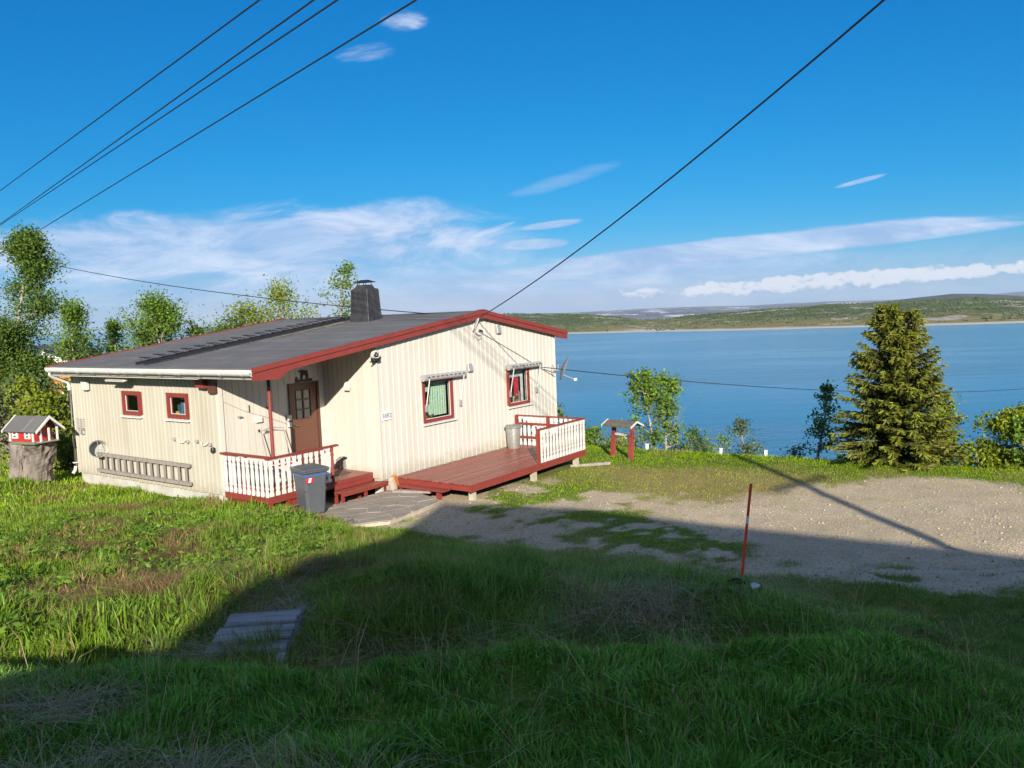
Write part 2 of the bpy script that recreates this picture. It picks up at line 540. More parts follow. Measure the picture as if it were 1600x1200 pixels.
def gravel_w(x, y):
    """1 where the yard is gravel, 0 where it is grass"""
    x = np.asarray(x, float); y = np.asarray(y, float)
    n = (fbm(x * 0.55, y * 0.55, 31, 4) - 0.5)
    n2 = (fbm(x * 2.2, y * 2.2, 37, 3) - 0.5)
    yb = 13.0 - 0.60 * x
    lower = np.where(x < 2.6, yb, np.where(x < 6.0, 11.45 - (x - 2.6) * 0.95, 8.3 + (x - 6) * 0.15))
    upper = np.interp(x, [-2, 0.5, 2.0, 3.6, 5.5, 7.5, 9.5, 12.0], [20.4, 19.6, 18.0, 16.6, 17.2, 18.6, 18.2, 16.4])
    w = sstep(y + n * 1.8 + n2 * 1.2, lower - 0.45, lower + 1.0) * sstep(y + n * 2.6 + n2 * 1.4, upper + 0.8, upper - 1.6)
    # trodden grass patches creeping in between
    patch = sstep(n + 0.8 * n2, 0.0, 0.26) * sstep(np.hypot((x - 1.2) / 3.2, (y - 15.5) / 3.0), 1.5, 0.6) * 0.75
    patch2 = sstep(n2 + n, -0.04, 0.12) * sstep(y, 12.2, 9.8) * 0.95
    hxy = (x - HOUSE_O[0]) * HEX[0] + (y - HOUSE_O[1]) * HEX[1]
    patch3 = sstep(n + 1.5 * n2 + 0.7 * (fbm(x * 7, y * 7, 39, 2) - 0.5), -0.25, 0.20) * sstep(np.hypot((x - 2.3) / 1.7, (y - 13.2) / 2.4), 1.25, 0.55) * 0.9
    w = w * (1 - 0.55 * sstep(n + 0.6 * n2, 0.02, 0.30))
    w = w * (1 - np.maximum(np.maximum(patch, patch2), patch3)) * sstep(x, -5.2, -4.2)
    return np.clip(w, 0, 1)


def dry_w(x, y):
    n = fbm(np.asarray(x) * 0.7, np.asarray(y) * 0.7, 51, 4)
    band = sstep(y, 15.4, 16.6) * sstep(np.asarray(y) + 0.35 * np.asarray(x), 22.6, 20.6) * sstep(x, 1.2, 3.0) * sstep(x, 8.5, 6.5)
    return np.clip(sstep(n, 0.55, 0.70) * 0.30 + band * 0.8, 0, 1)


def ground_mat():
    m = bpy.data.materials.new('ground_surface')
    m.use_nodes = True
    g = NG(m.node_tree)
    b = g.n['Principled BSDF']
    b.inputs['Roughness'].default_value = 0.95
    b.inputs['Specular IOR Level'].default_value = 0.15
    geo = g.node('ShaderNodeNewGeometry')
    pos = geo.outputs['Position']
    gw = g.node('ShaderNodeAttribute', attribute_name='gravel').outputs['Fac']
    dw = g.node('ShaderNodeAttribute', attribute_name='dry').outputs['Fac']
    nb = g.noise(pos, 0.8, 5.0, 0.6)
    nf = g.noise(pos, 28.0, 5.0, 0.65)
    nm = g.noise(pos, 5.0, 5.0, 0.6)
    vor = g.node('ShaderNodeTexVoronoi', {'Vector': pos, 'Scale': 38.0})
    grav = g.mix(g.smooth(nb, 0.35, 0.65), c4((0.50, 0.385, 0.24)), c4((0.59, 0.47, 0.305)))
    grav = g.mix(g.m('MULTIPLY', g.smooth(nf, 0.40, 0.62), 0.75), grav, c4((0.27, 0.22, 0.16)))
    grav = g.mix(g.m('MULTIPLY', g.smooth(g.noise(pos, 75.0, 3.0, 0.7), 0.5, 0.66), 0.45), grav, c4((0.52, 0.45, 0.35)))
    grav = g.mix(g.m('MULTIPLY', g.smooth(g.noise(pos, 2.2, 6.0, 0.7), 0.48, 0.68), 0.5), grav, c4((0.33, 0.285, 0.19)))
    vs = g.node('ShaderNodeSeparateColor', {0: vor.outputs['Color']})
    grav = g.mix(g.m('MULTIPLY', g.smooth(vs.outputs[0], 0.6, 1.0), 0.25), grav, c4((0.50, 0.45, 0.37)))
    soil = g.mix(g.smooth(nm, 0.35, 0.65), c4((0.075, 0.125, 0.012)), c4((0.125, 0.16, 0.022)))
    soil = g.mix(g.m('MULTIPLY', dw, 0.85), soil, c4((0.30, 0.22, 0.095)))
    n9 = g.noise(pos, 14.0, 5.0, 0.7)
    edge = g.smooth(g.m('ADD', gw, g.m('MULTIPLY', g.m('SUBTRACT', n9, 0.5), 1.5)), 0.15, 0.80)
    colr = g.mix(edge, soil, grav)
    g.l.new(colr, b.inputs['Base Color'])
    h = g.m('ADD', g.m('MULTIPLY', nf, 0.6), g.m('MULTIPLY', vor.outputs['Distance'], 0.8))
    bn = g.node('ShaderNodeBump', {'Strength': 0.7, 'Distance': 0.03, 'Height': h})
    g.l.new(bn.outputs[0], b.inputs['Normal'])
    return m


def axis_pts(lo, a, b, hi, fine, grow=1.16):
    mid = np.arange(a, b, fine)
    out, s = [], fine
    p = b
    while p < hi:
        out.append(p); s *= grow; p += s
    out.append(hi)
    lft, s, p = [], fine, a
    while True:
        s *= grow; p -= s
        if p <= lo:
            lft.append(lo); break
        lft.append(p)
    return np.concatenate([np.array(lft[::-1]), mid, np.array(out)])


def build_ground():
    xs = axis_pts(-480, -15, 16, 480, 0.16)
    ys = axis_pts(-400, 1.0, 27, 190, 0.14)
    X, Y = np.meshgrid(xs, ys)
    Z = gz(X, Y)
    nx, ny = len(xs), len(ys)
    co = np.stack([X, Y, Z], -1).reshape(-1, 3)
    idx = np.arange(nx * ny).reshape(ny, nx)
    q = np.stack([idx[:-1, :-1], idx[:-1, 1:], idx[1:, 1:], idx[1:, :-1]], -1).reshape(-1, 4)
    me = bpy.data.meshes.new('ground')
    me.vertices.add(len(co)); me.vertices.foreach_set('co', co.ravel())
    me.loops.add(q.size); me.loops.foreach_set('vertex_index', q.ravel())
    me.polygons.add(len(q)); me.polygons.foreach_set('loop_start', np.arange(0, q.size, 4))
    me.polygons.foreach_set('loop_total', np.full(len(q), 4))
    me.update()
    for nm, fn in (('gravel', gravel_w), ('dry', dry_w)):
        a = me.attributes.new(nm, 'FLOAT', 'POINT')
        a.data.foreach_set('value', np.asarray(fn(co[:, 0], co[:, 1]), dtype=np.float32))
    me.shade_smooth()
    me.materials.append(ground_mat())
    o = bpy.data.objects.new('ground', me)
    COL.objects.link(o)
    tag(o, kind='structure')


build_ground()


def water_mat():
    m = bpy.data.materials.new('sea_water')
    m.use_nodes = True
    g = NG(m.node_tree)
    b = g.n['Principled BSDF']
    geo = g.node('ShaderNodeNewGeometry')
    mp = g.node('ShaderNodeMapping', {'Vector': geo.outputs['Position']})
    mp.inputs['Rotation'].default_value = (0, 0, math.radians(20))
    mp.inputs['Scale'].default_value = (0.5, 1.0, 1.0)
    p = mp.outputs[0]
    m2 = g.node('ShaderNodeMapping', {'Vector': geo.outputs['Position']})
    m2.inputs['Rotation'].default_value = (0, 0, math.radians(8))
    m2.inputs['Scale'].default_value = (0.28, 1.0, 1.0)
    big = g.noise(m2.outputs[0], 0.0085, 5.0, 0.6, 0.8)
    slick = g.smooth(big, 0.47, 0.57)
    w1 = g.noise(p, 0.55, 5.0, 0.6, 0.4)
    w2 = g.noise(p, 0.12, 4.0, 0.55, 0.3)
    h = g.m('ADD', w1, g.m('MULTIPLY', w2, 2.0))
    st = g.m('MULTIPLY_ADD', slick, -0.13, 0.17)
    bn = g.node('ShaderNodeBump', {'Strength': st, 'Distance': 1.1, 'Height': h})
    g.l.new(bn.outputs[0], b.inputs['Normal'])
    b.inputs['Base Color'].default_value = (0.045, 0.15, 0.225, 1)
    b.inputs['Roughness'].default_value = 0.16
    b.inputs['IOR'].default_value = 1.33
    return m


def build_sea():
    mb = MB()
    R = 14500
    mb.add([(R * math.cos(k * math.pi / 24), R * math.sin(k * math.pi / 24), SEA_Z) for k in range(48)], [tuple(range(48))])
    o = mb.build('sea', water_mat(), recalc=False)
    tag(o, kind='structure')


build_sea()


# ------------------------------------------------------------------ far shore, ridge and snowy fells
def hill_mat(name, snow=False, blue=False):
    m = bpy.data.materials.new(name)
    m.use_nodes = True
    g = NG(m.node_tree)
    b = g.n['Principled BSDF']
    b.inputs['Roughness'].default_value = 0.95
    b.inputs['Specular IOR Level'].default_value = 0.1
    geo = g.node('ShaderNodeNewGeometry')
    pos = geo.outputs['Position']
    sp = g.node('ShaderNodeSeparateXYZ', {0: pos})
    if snow:
        base = g.mix(g.smooth(g.noise(pos, 0.002, 5.0), 0.4, 0.6), c4((0.13, 0.14, 0.16)), c4((0.19, 0.19, 0.21)))
        st = g.node('ShaderNodeMapping', {'Vector': pos})
        st.inputs['Scale'].default_value = (1.0, 0.16, 3.0)
        sn = g.smooth(g.noise(st.outputs[0], 0.006, 6.0, 0.6), 0.60, 0.64)
        colr = g.mix(sn, base, c4((0.85, 0.86, 0.9)))
    elif blue:
        colr = g.mix(g.smooth(g.noise(pos, 0.01, 6.0), 0.4, 0.65), c4((0.045, 0.06, 0.04)), c4((0.10, 0.10, 0.07)))
    else:
        n = g.noise(pos, 0.02, 6.0, 0.6)
        n2 = g.noise(pos, 0.11, 5.0, 0.65)
        heath = g.mix(g.smooth(n2, 0.35, 0.65), c4((0.22, 0.175, 0.075)), c4((0.14, 0.145, 0.055)))
        wood = g.mix(g.smooth(n2, 0.35, 0.65), c4((0.045, 0.070, 0.024)), c4((0.085, 0.108, 0.036)))
        rock = g.mix(g.smooth(n2, 0.35, 0.6), c4((0.30, 0.26, 0.22)), c4((0.42, 0.38, 0.34)))
        hgt = g.m('ADD', sp.outputs[2], g.m('MULTIPLY', g.m('SUBTRACT', n, 0.5), 26))
        colr = g.mix(g.smooth(hgt, -21, -14), heath, wood)
        colr = g.mix(g.m('MULTIPLY', g.smooth(g.noise(pos, 0.013, 7.0, 0.68), 0.53, 0.63), 0.85), colr, rock)
        colr = g.mix(g.smooth(sp.outputs[2], -23.2, -24.2), colr, c4((0.42, 0.39, 0.33)))
    g.l.new(colr, b.inputs['Base Color'])
    return m


def px_curve(pts):
    p = np.array(pts, float)
    return lambda x: np.interp(x, p[:, 0], p[:, 1])


def sheet(name, X, Y, Z, m):
    ny, nx = X.shape
    co = np.stack([X, Y, Z], -1).reshape(-1, 3)
    idx = np.arange(nx * ny).reshape(ny, nx)
    q = np.stack([idx[:-1, :-1], idx[:-1, 1:], idx[1:, 1:], idx[1:, :-1]], -1).reshape(-1, 4)
    me = bpy.data.meshes.new(name)
    me.vertices.add(len(co)); me.vertices.foreach_set('co', co.ravel())
    me.loops.add(q.size); me.loops.foreach_set('vertex_index', q.ravel())
    me.polygons.add(len(q)); me.polygons.foreach_set('loop_start', np.arange(0, q.size, 4))
    me.polygons.foreach_set('loop_total', np.full(len(q), 4))
    me.update()
    me.shade_smooth()
    me.materials.append(m)
    o = bpy.data.objects.new(name, me)
    COL.objects.link(o)
    return tag(o, kind='structure')


SHORE = px_curve([(400, 534), (700, 527), (880, 522), (1000, 519.5), (1140, 517), (1300, 512.5), (1450, 509), (1600, 505), (2000, 493)])
TOPY = px_curve([(400, 540), (560, 510), (700, 498), (800, 489.5), (870, 490), (930, 491.5), (1000, 499.5), (1040, 498), (1080, 492), (1140, 487.5), (1200, 483), (1250, 480), (1300, 475.5), (1350, 473.5), (1400, 471), (1450, 468.5), (1500, 465), (1550, 466), (1600, 467.5), (2000, 455)])


def build_far():
    cols = np.linspace(430, 1990, 520)
    ts = np.concatenate([np.linspace(0, 1, 70), np.linspace(1.04, 1.6, 12)])
    X = np.zeros((len(ts), len(cols))); Y = X.copy(); Z = X.copy()
    for j, px in enumerate(cols):
        s = at_z(px, SHORE(px), SEA_Z)
        d = ray(px, TOPY(px))
        D0 = s[1]
        dep = 620.0
        for i, t in enumerate(ts):
            y = D0 + dep * t
            x = ray(px, 500)[0] * y
            ztop = CAM_Z + d[2] * (D0 + dep)
            h = max(ztop - SEA_Z, 1.0)
            if t <= 1:
                prof = 0.06 * min(t * 12, 1) + 0.94 * (0.55 * t + 0.45 * float(sstep(t, 0, 1)))
            else:
                prof = 1.0 - (t - 1) * 1.3
            X[i, j], Y[i, j], Z[i, j] = x, y, SEA_Z - 0.3 + (h + 0.3) * prof
    env = np.clip(ts, 0, 1)[:, None] * 1.0
    knoll = (fbm(X * 0.012, Y * 0.012, 61, 5) - 0.5)
    fine = (fbm(X * 0.08, Y * 0.08, 67, 3) - 0.5)
    damp = np.clip(env * 3, 0, 1) * np.clip((1.02 - env) * 2 + 0.12, 0, 1)
    Z = Z + (knoll * 14 * env * damp + fine * 3.2 * np.clip(env * 6, 0, 1))
    sheet('hill', X, Y, Z, hill_mat('far_shore_land'))
    # birch scrub on that shore: too far and too dense to count
    n = 9000
    ii = RNG.random(n) ** 0.8 * 68
    jj = RNG.random(n) * 518
    i0, j0 = ii.astype(int), jj.astype(int)
    P = np.stack([X[i0, j0], Y[i0, j0], Z[i0, j0]], -1) + RNG.normal(0, 1, (n, 3)) * np.array([1.6, 6, 0])
    den = fbm(P[:, 0] * 0.02, P[:, 1] * 0.02, 71, 4) + 0.12 * sstep(ii, 5, 25)
    P = P[(den > 0.54) & (ii > 5)]
    vs, fs = [], []
    for p in P:
        w, h = random.uniform(0.9, 2.1), random.uniform(1.3, 3.2)
        o = len(vs)
        for k in range(5):
            a = k * 1.2566 + random.random()
            vs.append((p[0] + w * math.cos(a), p[1] + w * math.sin(a), p[2] + h * random.uniform(0.2, 0.5)))
        vs.append((p[0] + random.uniform(-.4, .4), p[1], p[2] + h))
        vs.append((p[0], p[1], p[2] - 0.6))
        for k in range(5):
            fs.append((o + k, o + (k + 1) % 5, o + 5))
            fs.append((o + (k + 1) % 5, o + k, o + 6))
    mb = MB(); mb.v, mb.f = vs, fs
    sm = mat('scrub', (0.040, 0.062, 0.021), 0.9, (0.078, 0.095, 0.032), 0.06, 0.35, 0.65)
    o = mb.build('scrub', sm, recalc=False)
    tag(o, 'dark green birch scrub covering the low far shore', 'scrub', kind='stuff')

    # a darker ridge further off and the snow-flecked fells behind it
    def ridge(name, pts, D, base, m, seed, amp, dep):
        c = px_curve(pts)
        cols = np.linspace(pts[0][0], pts[-1][0], 300)
        ts = np.concatenate([np.linspace(0, 1, 24), np.linspace(1.1, 1.5, 4)])
        X = np.zeros((len(ts), len(cols))); Y = X.copy(); Z = X.copy()
        for j, px in enumerate(cols):
            d = ray(px, c(px))
            for i, t in enumerate(ts):
                y = D + dep * t
                zt = CAM_Z + d[2] * (D + dep)
                X[i, j], Y[i, j] = d[0] * y, y
                Z[i, j] = base + (zt - base) * (t if t < 1 else 1 - (t - 1))
        e = np.clip(ts, 0, 1)[:, None]
        Z = Z + (fbm(X / amp * 0.1, Y / amp * 0.1, seed, 5) - 0.5) * amp * e * np.clip((1.05 - e) * 2, 0.12, 1)
        sheet(name, X, Y, Z, m)
    ridge('hill', [(1150, 500), (1290, 478), (1380, 471), (1440, 464), (1490, 459), (1540, 459.5), (1600, 463), (1700, 455), (2000, 448)], 3200, SEA_Z, hill_mat('ridge_land', blue=True), 81, 30, 900)
    ridge('mountains', [(300, 512), (520, 502), (700, 493), (800, 490), (880, 489), (940, 486), (1000, 482.5), (1060, 480), (1110, 478.5), (1160, 478), (1230, 474), (1290, 471), (1340, 470), (1400, 468), (1500, 464), (1600, 455), (1800, 446), (2000, 442)], 2300, SEA_Z - 1, hill_mat('fell_land', snow=True), 91, 26, 9000)


build_far()

# ------------------------------------------------------------------ the house
L, D, W1, W2 = 6.1355, 1.7746, 2.8647, 10.3134
EAVE, APX, APZ, ZL, ZR, ER = 0.528, 6.7066, 3.608, 2.639, 2.9025, 10.82
YF, YB = -1.90, 6.17
SL = (APZ - ZL) / (APX + EAVE)
SR = (APZ - ZR) / (ER - APX)


def roof_z(x):
    return ZL + (x + EAVE) * SL if x <= APX else APZ - (x - APX) * SR


house = empty('house', (HOUSE_O[0], HOUSE_O[1], 0), HOUSE_YAW)
tag(house, 'low cream wooden house with red-brown barge boards, dark felt roof and red decks', 'house')

FA = lambda u, o, z: (-o, u, z)                 # long wall under the gutter
FF = lambda u, o, z: (u, -D - o, z)             # gable wall
FD = lambda u, o, z: (u, -o, z)                 # recessed wall with the door
FN = lambda u, o, z: (W1 - o, u, z)             # return wall of the recess


def wall_core(name, fn, u0, u1, z0, ztop, holes, m, th=0.10, back=-0.03):
    """plain wall behind the boards, in panels around the openings"""
    mb = MB(fn)
    us = sorted({u0, u1} | {h[0] for h in holes} | {h[1] for h in holes} | ({APX} if u0 < APX < u1 and fn is FF else set()))
    for a, b in zip(us[:-1], us[1:]):
        mid = (a + b) / 2
        hs = sorted((h[2], h[3]) for h in holes if h[0] < mid < h[1])
        z = z0
        segs = []
        for h0, h1 in hs:
            segs.append((z, h0)); z = h1
        for s0, s1 in segs:
            mb.box(a, b, back - th, back, s0, s1)
        mb.prism([(a, z), (b, z), (b, ztop(b)), (a, ztop(a))], back - th, back, 'y')
    return mb.build(name, m, house)


def cladding(wall, fn, u0, u1, z0, ztop, holes, m, w, batten, depth=0.022, lip=0.02, thin=False):
    """vertical boards, each its own piece, cut round the openings"""
    n = max(1, round((u1 - u0) / w))
    w = (u1 - u0) / n
    for i in range(n):
        a, b = u0 + i * w, u0 + (i + 1) * w
        j = random.uniform(-0.002, 0.002)
        if thin:
            prof = [(a + 0.004, -0.03), (b - 0.004, -0.03), (b - 0.004, 0 + j), (a + 0.004, 0 + j)]
        else:
            prof = [(a, -0.03), (b, -0.03), (b, lip + j), (b - batten, lip + j), (b - batten - 0.004, 0 + j), (a, 0 + j)]
        spans = [(z0 + random.uniform(-0.008, 0.008), None)]
        for h in holes:
            if b > h[0] + 0.01 and a < h[1] - 0.01:
                spans = [(spans[0][0], h[2]), (h[3], None)]
        for s0, s1 in spans:
            mb = MB(fn)
            k = len(prof)
            top = [(u, o, (ztop(u) if s1 is None else s1)) for u, o in prof]
            bot = [(u, o, s0) for u, o in prof]
            fs = [tuple(range(k)), tuple(range(2 * k - 1, k - 1, -1))] + [(q, (q + 1) % k, (q + 1) % k + k, q + k) for q in range(k)]
            mb.add(bot + top, fs)
            mb.build('cladding_board', m, wall)


top_a = lambda u: roof_z(0.0) - 0.16
top_f = lambda u: roof_z(u) - 0.15
top_n = lambda u: roof_z(W1) - 0.15
WIN_A = [(3.02, 3.7625, 1.4896, 2.0234), (1.1206, 1.8954, 1.4896, 2.0234)]
WIN_F = [(4.3472, 5.4566, 0.9534, 1.9668), (7.8708, 8.8899, 0.9534, 1.9668)]
DOOR = (1.811, 2.6874, 0.0, 2.10)

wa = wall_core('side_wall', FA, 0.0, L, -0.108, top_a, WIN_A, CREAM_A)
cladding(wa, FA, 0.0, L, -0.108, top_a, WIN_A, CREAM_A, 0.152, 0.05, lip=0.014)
wf = wall_core('gable_wall', FF, W1, W2, -0.17, top_f, WIN_F, CREAM)
cladding(wf, FF, W1, W2, -0.17, top_f, WIN_F, CREAM, 0.186, 0.055, lip=0.010)
wd = wall_core('porch_wall', FD, 0.02, W1 + 0.1, -0.15, top_f, [DOOR], CREAM)
cladding(wd, FD, 0.0, W1, -0.15, top_f, [DOOR], CREAM, 0.165, 0.0, thin=True)
wn = wall_core('return_wall', FN, -D + 0.02, 0.0, -0.15, top_n, [], CREAM)
cladding(wn, FN, -D, 0.0, -0.15, top_n, [], CREAM, 0.165, 0.0, thin=True)
mb = MB(); mb.box(W2 - 0.12, W2 - 0.003, -D + 0.03, L, -0.17, roof_z(W2) - 0.15)
mb.build('far_side_wall', CREAM, house)
mb = MB(); mb.prism([(0.04, -0.15), (W2 - 0.13, -0.15), (W2 - 0.13, roof_z(W2 - 0.13) - 0.15), (APX, APZ - 0.15), (0.04, roof_z(0.04) - 0.16)], L - 0.12, L - 0.005, 'y')
mb.build('back_wall', CREAM, house)
mb = MB()
mb.prism([(0.045, 0.045), (0.045, L - 0.13), (W2 - 0.14, L - 0.13), (W2 - 0.14, -D + 0.045), (W1 + 0.12, -D + 0.045), (W1 + 0.12, 0.045)], -0.1, -0.02, 'z')
mb.build('floor', INNER, house)
# painted foundation
mb = MB()
mb.box(0.035, 0.3, 0.0, L - 0.02, -1.1, -0.112)
mb.box(W1 + 0.04, W2 - 0.02, -D + 0.035, -D + 0.3, -1.1, -0.175)
mb.box(W2 - 0.32, W2 - 0.02, -D + 0.31, L - 0.02, -1.6, -0.175)
mb.box(0.31, W2 - 0.33, L - 0.3, L - 0.02, -1.3, -0.155)
mb.build('foundation', CONC, house)
# corner boards
for (x0, x1, y0, y1, z0, zt) in ((-0.028, 0.07, -0.028, 0.07, -0.12, roof_z(0) - 0.17), (-0.026, 0.09, L - 0.005, L + 0.02, -0.12, roof_z(0) - 0.17),
                                 (W2 - 0.003, W2 + 0.02, -D - 0.03, -D + 0.09, -0.18, roof_z(W2) - 0.16), (W1 - 0.026, W1 - 0.001, -D - 0.032, -D + 0.012, -0.18, roof_z(W1) - 0.16)):
    MB().box(x0, x1, y0, y1, z0, zt).build('corner_board', CREAM, house)

# roof: deck with soffit, and strips of felt lapped up each slope
def slope_pts(xa, xb, top):
    return [(xa, roof_z(xa) + top), (xb, roof_z(xb) + top)]


mb = MB()
mb.prism([(-EAVE + 0.06, roof_z(-EAVE + 0.06) - 0.03), (APX, APZ - 0.03), (ER - 0.03, roof_z(ER - 0.03) - 0.03),
          (ER - 0.03, roof_z(ER - 0.03) - 0.13), (APX, APZ - 0.145), (-EAVE + 0.06, roof_z(-EAVE + 0.06) - 0.145)], YF, YB, 'y')
roof = mb.build('roof', CREAM, house)
nst = 7
for i in range(nst):
    xa = -EAVE + 0.02 + (APX + EAVE) * i / nst
    xb = -EAVE + 0.02 + (APX + EAVE) * (i + 1) / nst + 0.06
    xb = min(xb, APX - 0.002)
    mb = MB()
    n = 16
    for k in range(n):
        ya, yb_ = YF + (YB - YF) * k / n, YF + (YB - YF) * (k + 1) / n
        def zz(x, y, lift):
            return roof_z(x) - 0.012 + lift + 0.008 * (float(vnoise(x * 1.5, y * 1.5, 5)) - 0.5)
        mb.quad((xa, ya, zz(xa, ya, 0.010)), (xb, ya, zz(xb, ya, 0.0)), (xb, yb_, zz(xb, yb_, 0.0)), (xa, yb_, zz(xa, yb_, 0.010)))
        mb.quad((xa, ya, zz(xa, ya, 0.010)), (xa, yb_, zz(xa, yb_, 0.010)), (xa, yb_, zz(xa, yb_, -0.015)), (xa, ya, zz(xa, ya, -0.015)))
    mb.build('felt_strip', FELT, roof, recalc=False)
mb = MB(); mb.prism(slope_pts(APX + 0.002, ER - 0.03, -0.008) + slope_pts(APX + 0.002, ER - 0.03, -0.028)[::-1], YF, YB, 'y')
mb.build('felt_strip', FELT, roof)
mb = MB(); mb.prism([(APX - 0.14, roof_z(APX - 0.14) - 0.001), (APX, APZ + 0.006), (APX + 0.14, roof_z(APX + 0.14) + 0.001), (APX, APZ - 0.02)], YF, YB, 'y')
mb.build('ridge_strip', FELT, roof)


# barge boards, two tiers on each rake
def barge(ya, yb_, upper, lower):
    for xa, xb in ((-EAVE - 0.03, APX), (APX, ER + 0.03)):
        rz = lambda x: roof_z(min(max(x, -EAVE), ER)) + (x + EAVE if x < -EAVE else 0) * SL - max(0, x - ER) * SR
        MB().prism([(xa, rz(xa) + 0.018), (xb, rz(xb) + 0.018), (xb, rz(xb) - upper), (xa, rz(xa) - upper)], ya - 0.022, yb_, 'y').build('barge_board', RED, house)
        if lower <= 0:
            continue
        top = [(xa, rz(xa) - upper - 0.008), (xb, rz(xb) - upper - 0.008)]
        if xa < 0:
            bot = [(xb, rz(xb) - lower), (0.32, rz(0.32) - lower - 0.005), (0.08, 2.395), (xa, 2.405)]
        else:
            bot = [(xb, rz(xb) - lower - 0.03), (W2 + 0.02, rz(W2) - lower - 0.06), (W2 - 0.22, rz(W2 - 0.22) - lower), (xa, rz(xa) - lower)]
        MB().prism(top + bot, ya, yb_, 'y').build('barge_board', RED, house)
    MB().prism([(xa, 0) for xa in ()] or [(APX - 0.2, roof_z(APX - 0.2) + 0.018), (APX, APZ + 0.018), (APX + 0.2, roof_z(APX + 0.2) + 0.018), (APX + 0.2, roof_z(APX + 0.2) + 0.030), (APX, APZ + 0.032), (APX - 0.2, roof_z(APX - 0.2) + 0.030)], ya - 0.03, yb_ + 0.1, 'y').build('ridge_cap', RED, house)


barge(YF - 0.03, YF, 0.078, 0.195)
barge(YB, YB + 0.03, 0.16, 0)
# boxed eave ends
MB().box(-EAVE + 0.06, 0.0, YF + 0.02, -0.03, 2.42, 2.44).build('soffit', CREAM, house)
MB().box(-EAVE + 0.06, -0.05, 0.0, YB - 0.02, 2.40, 2.42).build('soffit', CREAM_A, house)
# eave fascia, gutter, brackets
MB().box(-EAVE + 0.035, -EAVE + 0.058, YF + 0.01, YB - 0.02, 2.44, 2.61).build('fascia', WHITE, house)
gut = MB()
n = 9
prof = [(-EAVE - 0.035 + 0.075 * math.cos(math.pi + math.pi * k / (n - 1)), 2.575 + 0.085 * math.sin(math.pi + math.pi * k / (n - 1))) for k in range(n)]
prof = [(prof[0][0], 2.61)] + prof + [(prof[-1][0], 2.60)]
prof2 = [(p[0] * 1.0 + (0.006 if p[0] < -EAVE - 0.035 else -0.006), p[1] + 0.006) for p in prof]
gut.prism(prof + prof2[::-1], YF - 0.02, YB - 0.04, 'y')
gutter = gut.build('gutter', WHITE, house, smooth=True)
for i in range(12):
    y = YF + 0.25 + i * (YB - YF - 0.4) / 11
    b = MB()
    pr = [(p[0] * 1.0, p[1] - 0.008) for p in prof[1:-1]]
    pr_o = [(-EAVE - 0.035 + (p[0] + EAVE + 0.035) * 1.12, 2.575 + (p[1] - 2.575) * 1.12) for p in prof[1:-1]]
    b.prism(pr + pr_o[::-1], y - 0.012, y + 0.012, 'y')
    b.build('bracket', WHITE, gutter)
for y in (0.6, 2.9, 4.6):
    b = MB()
    pr_o = [(-EAVE - 0.035 + (p[0] + EAVE + 0.035) * 1.04, 2.575 + (p[1] - 2.575) * 1.04) for p in prof[1:-1]]
    b.prism(prof[1:-1] + pr_o[::-1], y - 0.06, y + 0.06, 'y')
    b.build('joint_sleeve', WHITE, gutter)
dp = MB()
yp = L + 0.03
dp.tube([(-EAVE - 0.035, yp - 0.12, 2.52), (-EAVE - 0.035, yp - 0.11, 2.44), (-EAVE + 0.02, yp - 0.09, 2.38), (-0.12, yp - 0.0, 2.22), (-0.075, yp, 2.15), (-0.075, yp, 2.0), (-0.075, yp, 0.06), (-0.10, yp, -0.05), (-0.16, yp, -0.12)], 0.04, 10)
pipe = dp.build('downpipe', WHITE, house, smooth=True)
for z in (2.1, 0.15):
    MB().box(-0.122, -0.02, yp - 0.048, yp + 0.048, z - 0.015, z + 0.015).build('pipe_clamp', WHITE, pipe)

# chimney with flared foot, cap and hood
CX0, CX1, CY0, CY1 = 5.50, 5.96, 1.08, 1.72
ch = MB()
def ring(dx, z, dy=None):
    dy = dx if dy is None else dy
    return [(CX0 - dx, CY0 - dy, z), (CX1 + dx, CY0 - dy, z), (CX1 + dx, CY1 + dy, z), (CX0 - dx, CY1 + dy, z)]
levels = [ring(0.05, 3.36), ring(0.045, 3.54), ring(0.025, 3.66), ring(0.012, 3.95), ring(0.0, 4.27), ring(-0.008, 4.325), ring(-0.04, 4.34)]
vs = [p for r in levels for p in r]
fs = [(i * 4 + k, i * 4 + (k + 1) % 4, (i + 1) * 4 + (k + 1) % 4, (i + 1) * 4 + k) for i in range(len(levels) - 1) for k in range(4)] + [(3, 2, 1, 0), tuple((len(levels) - 1) * 4 + k for k in range(4))]
ch.add(vs, fs)
chimney = ch.build('chimney', TAR, house, bevel=0.012)
c = MB()
ccx, ccy = (CX0 + CX1) / 2, (CY0 + CY1) / 2
c.add([(ccx + sx * a, ccy + sy * b_, z) for (a, b_, z) in ((0.17, 0.23, 4.335), (0.13, 0.17, 4.44)) for sx, sy in ((-1, -1), (1, -1), (1, 1), (-1, 1))],
      [(3, 2, 1, 0), (4, 5, 6, 7)] + [(k, (k + 1) % 4, (k + 1) % 4 + 4, k + 4) for k in range(4)])
c.build('chimney_crown', TAR, chimney)
c = MB()
for sx, sy in ((-1, -1), (1, -1), (1, 1), (-1, 1)):
    c.tube([(ccx + sx * 0.11, ccy + sy * 0.15, 4.43), (ccx + sx * 0.11, ccy + sy * 0.15, 4.535)], 0.009, 6)
c.add([(ccx + sx * 0.20, ccy + sy * 0.29, 4.505) for sx, sy in ((-1, -1), (1, -1), (1, 1), (-1, 1))] + [(ccx, ccy - 0.14, 4.58), (ccx, ccy + 0.14, 4.58)],
      [(0, 1, 4), (1, 2, 5, 4), (2, 3, 5), (3, 0, 4, 5), (3, 2, 1, 0)])
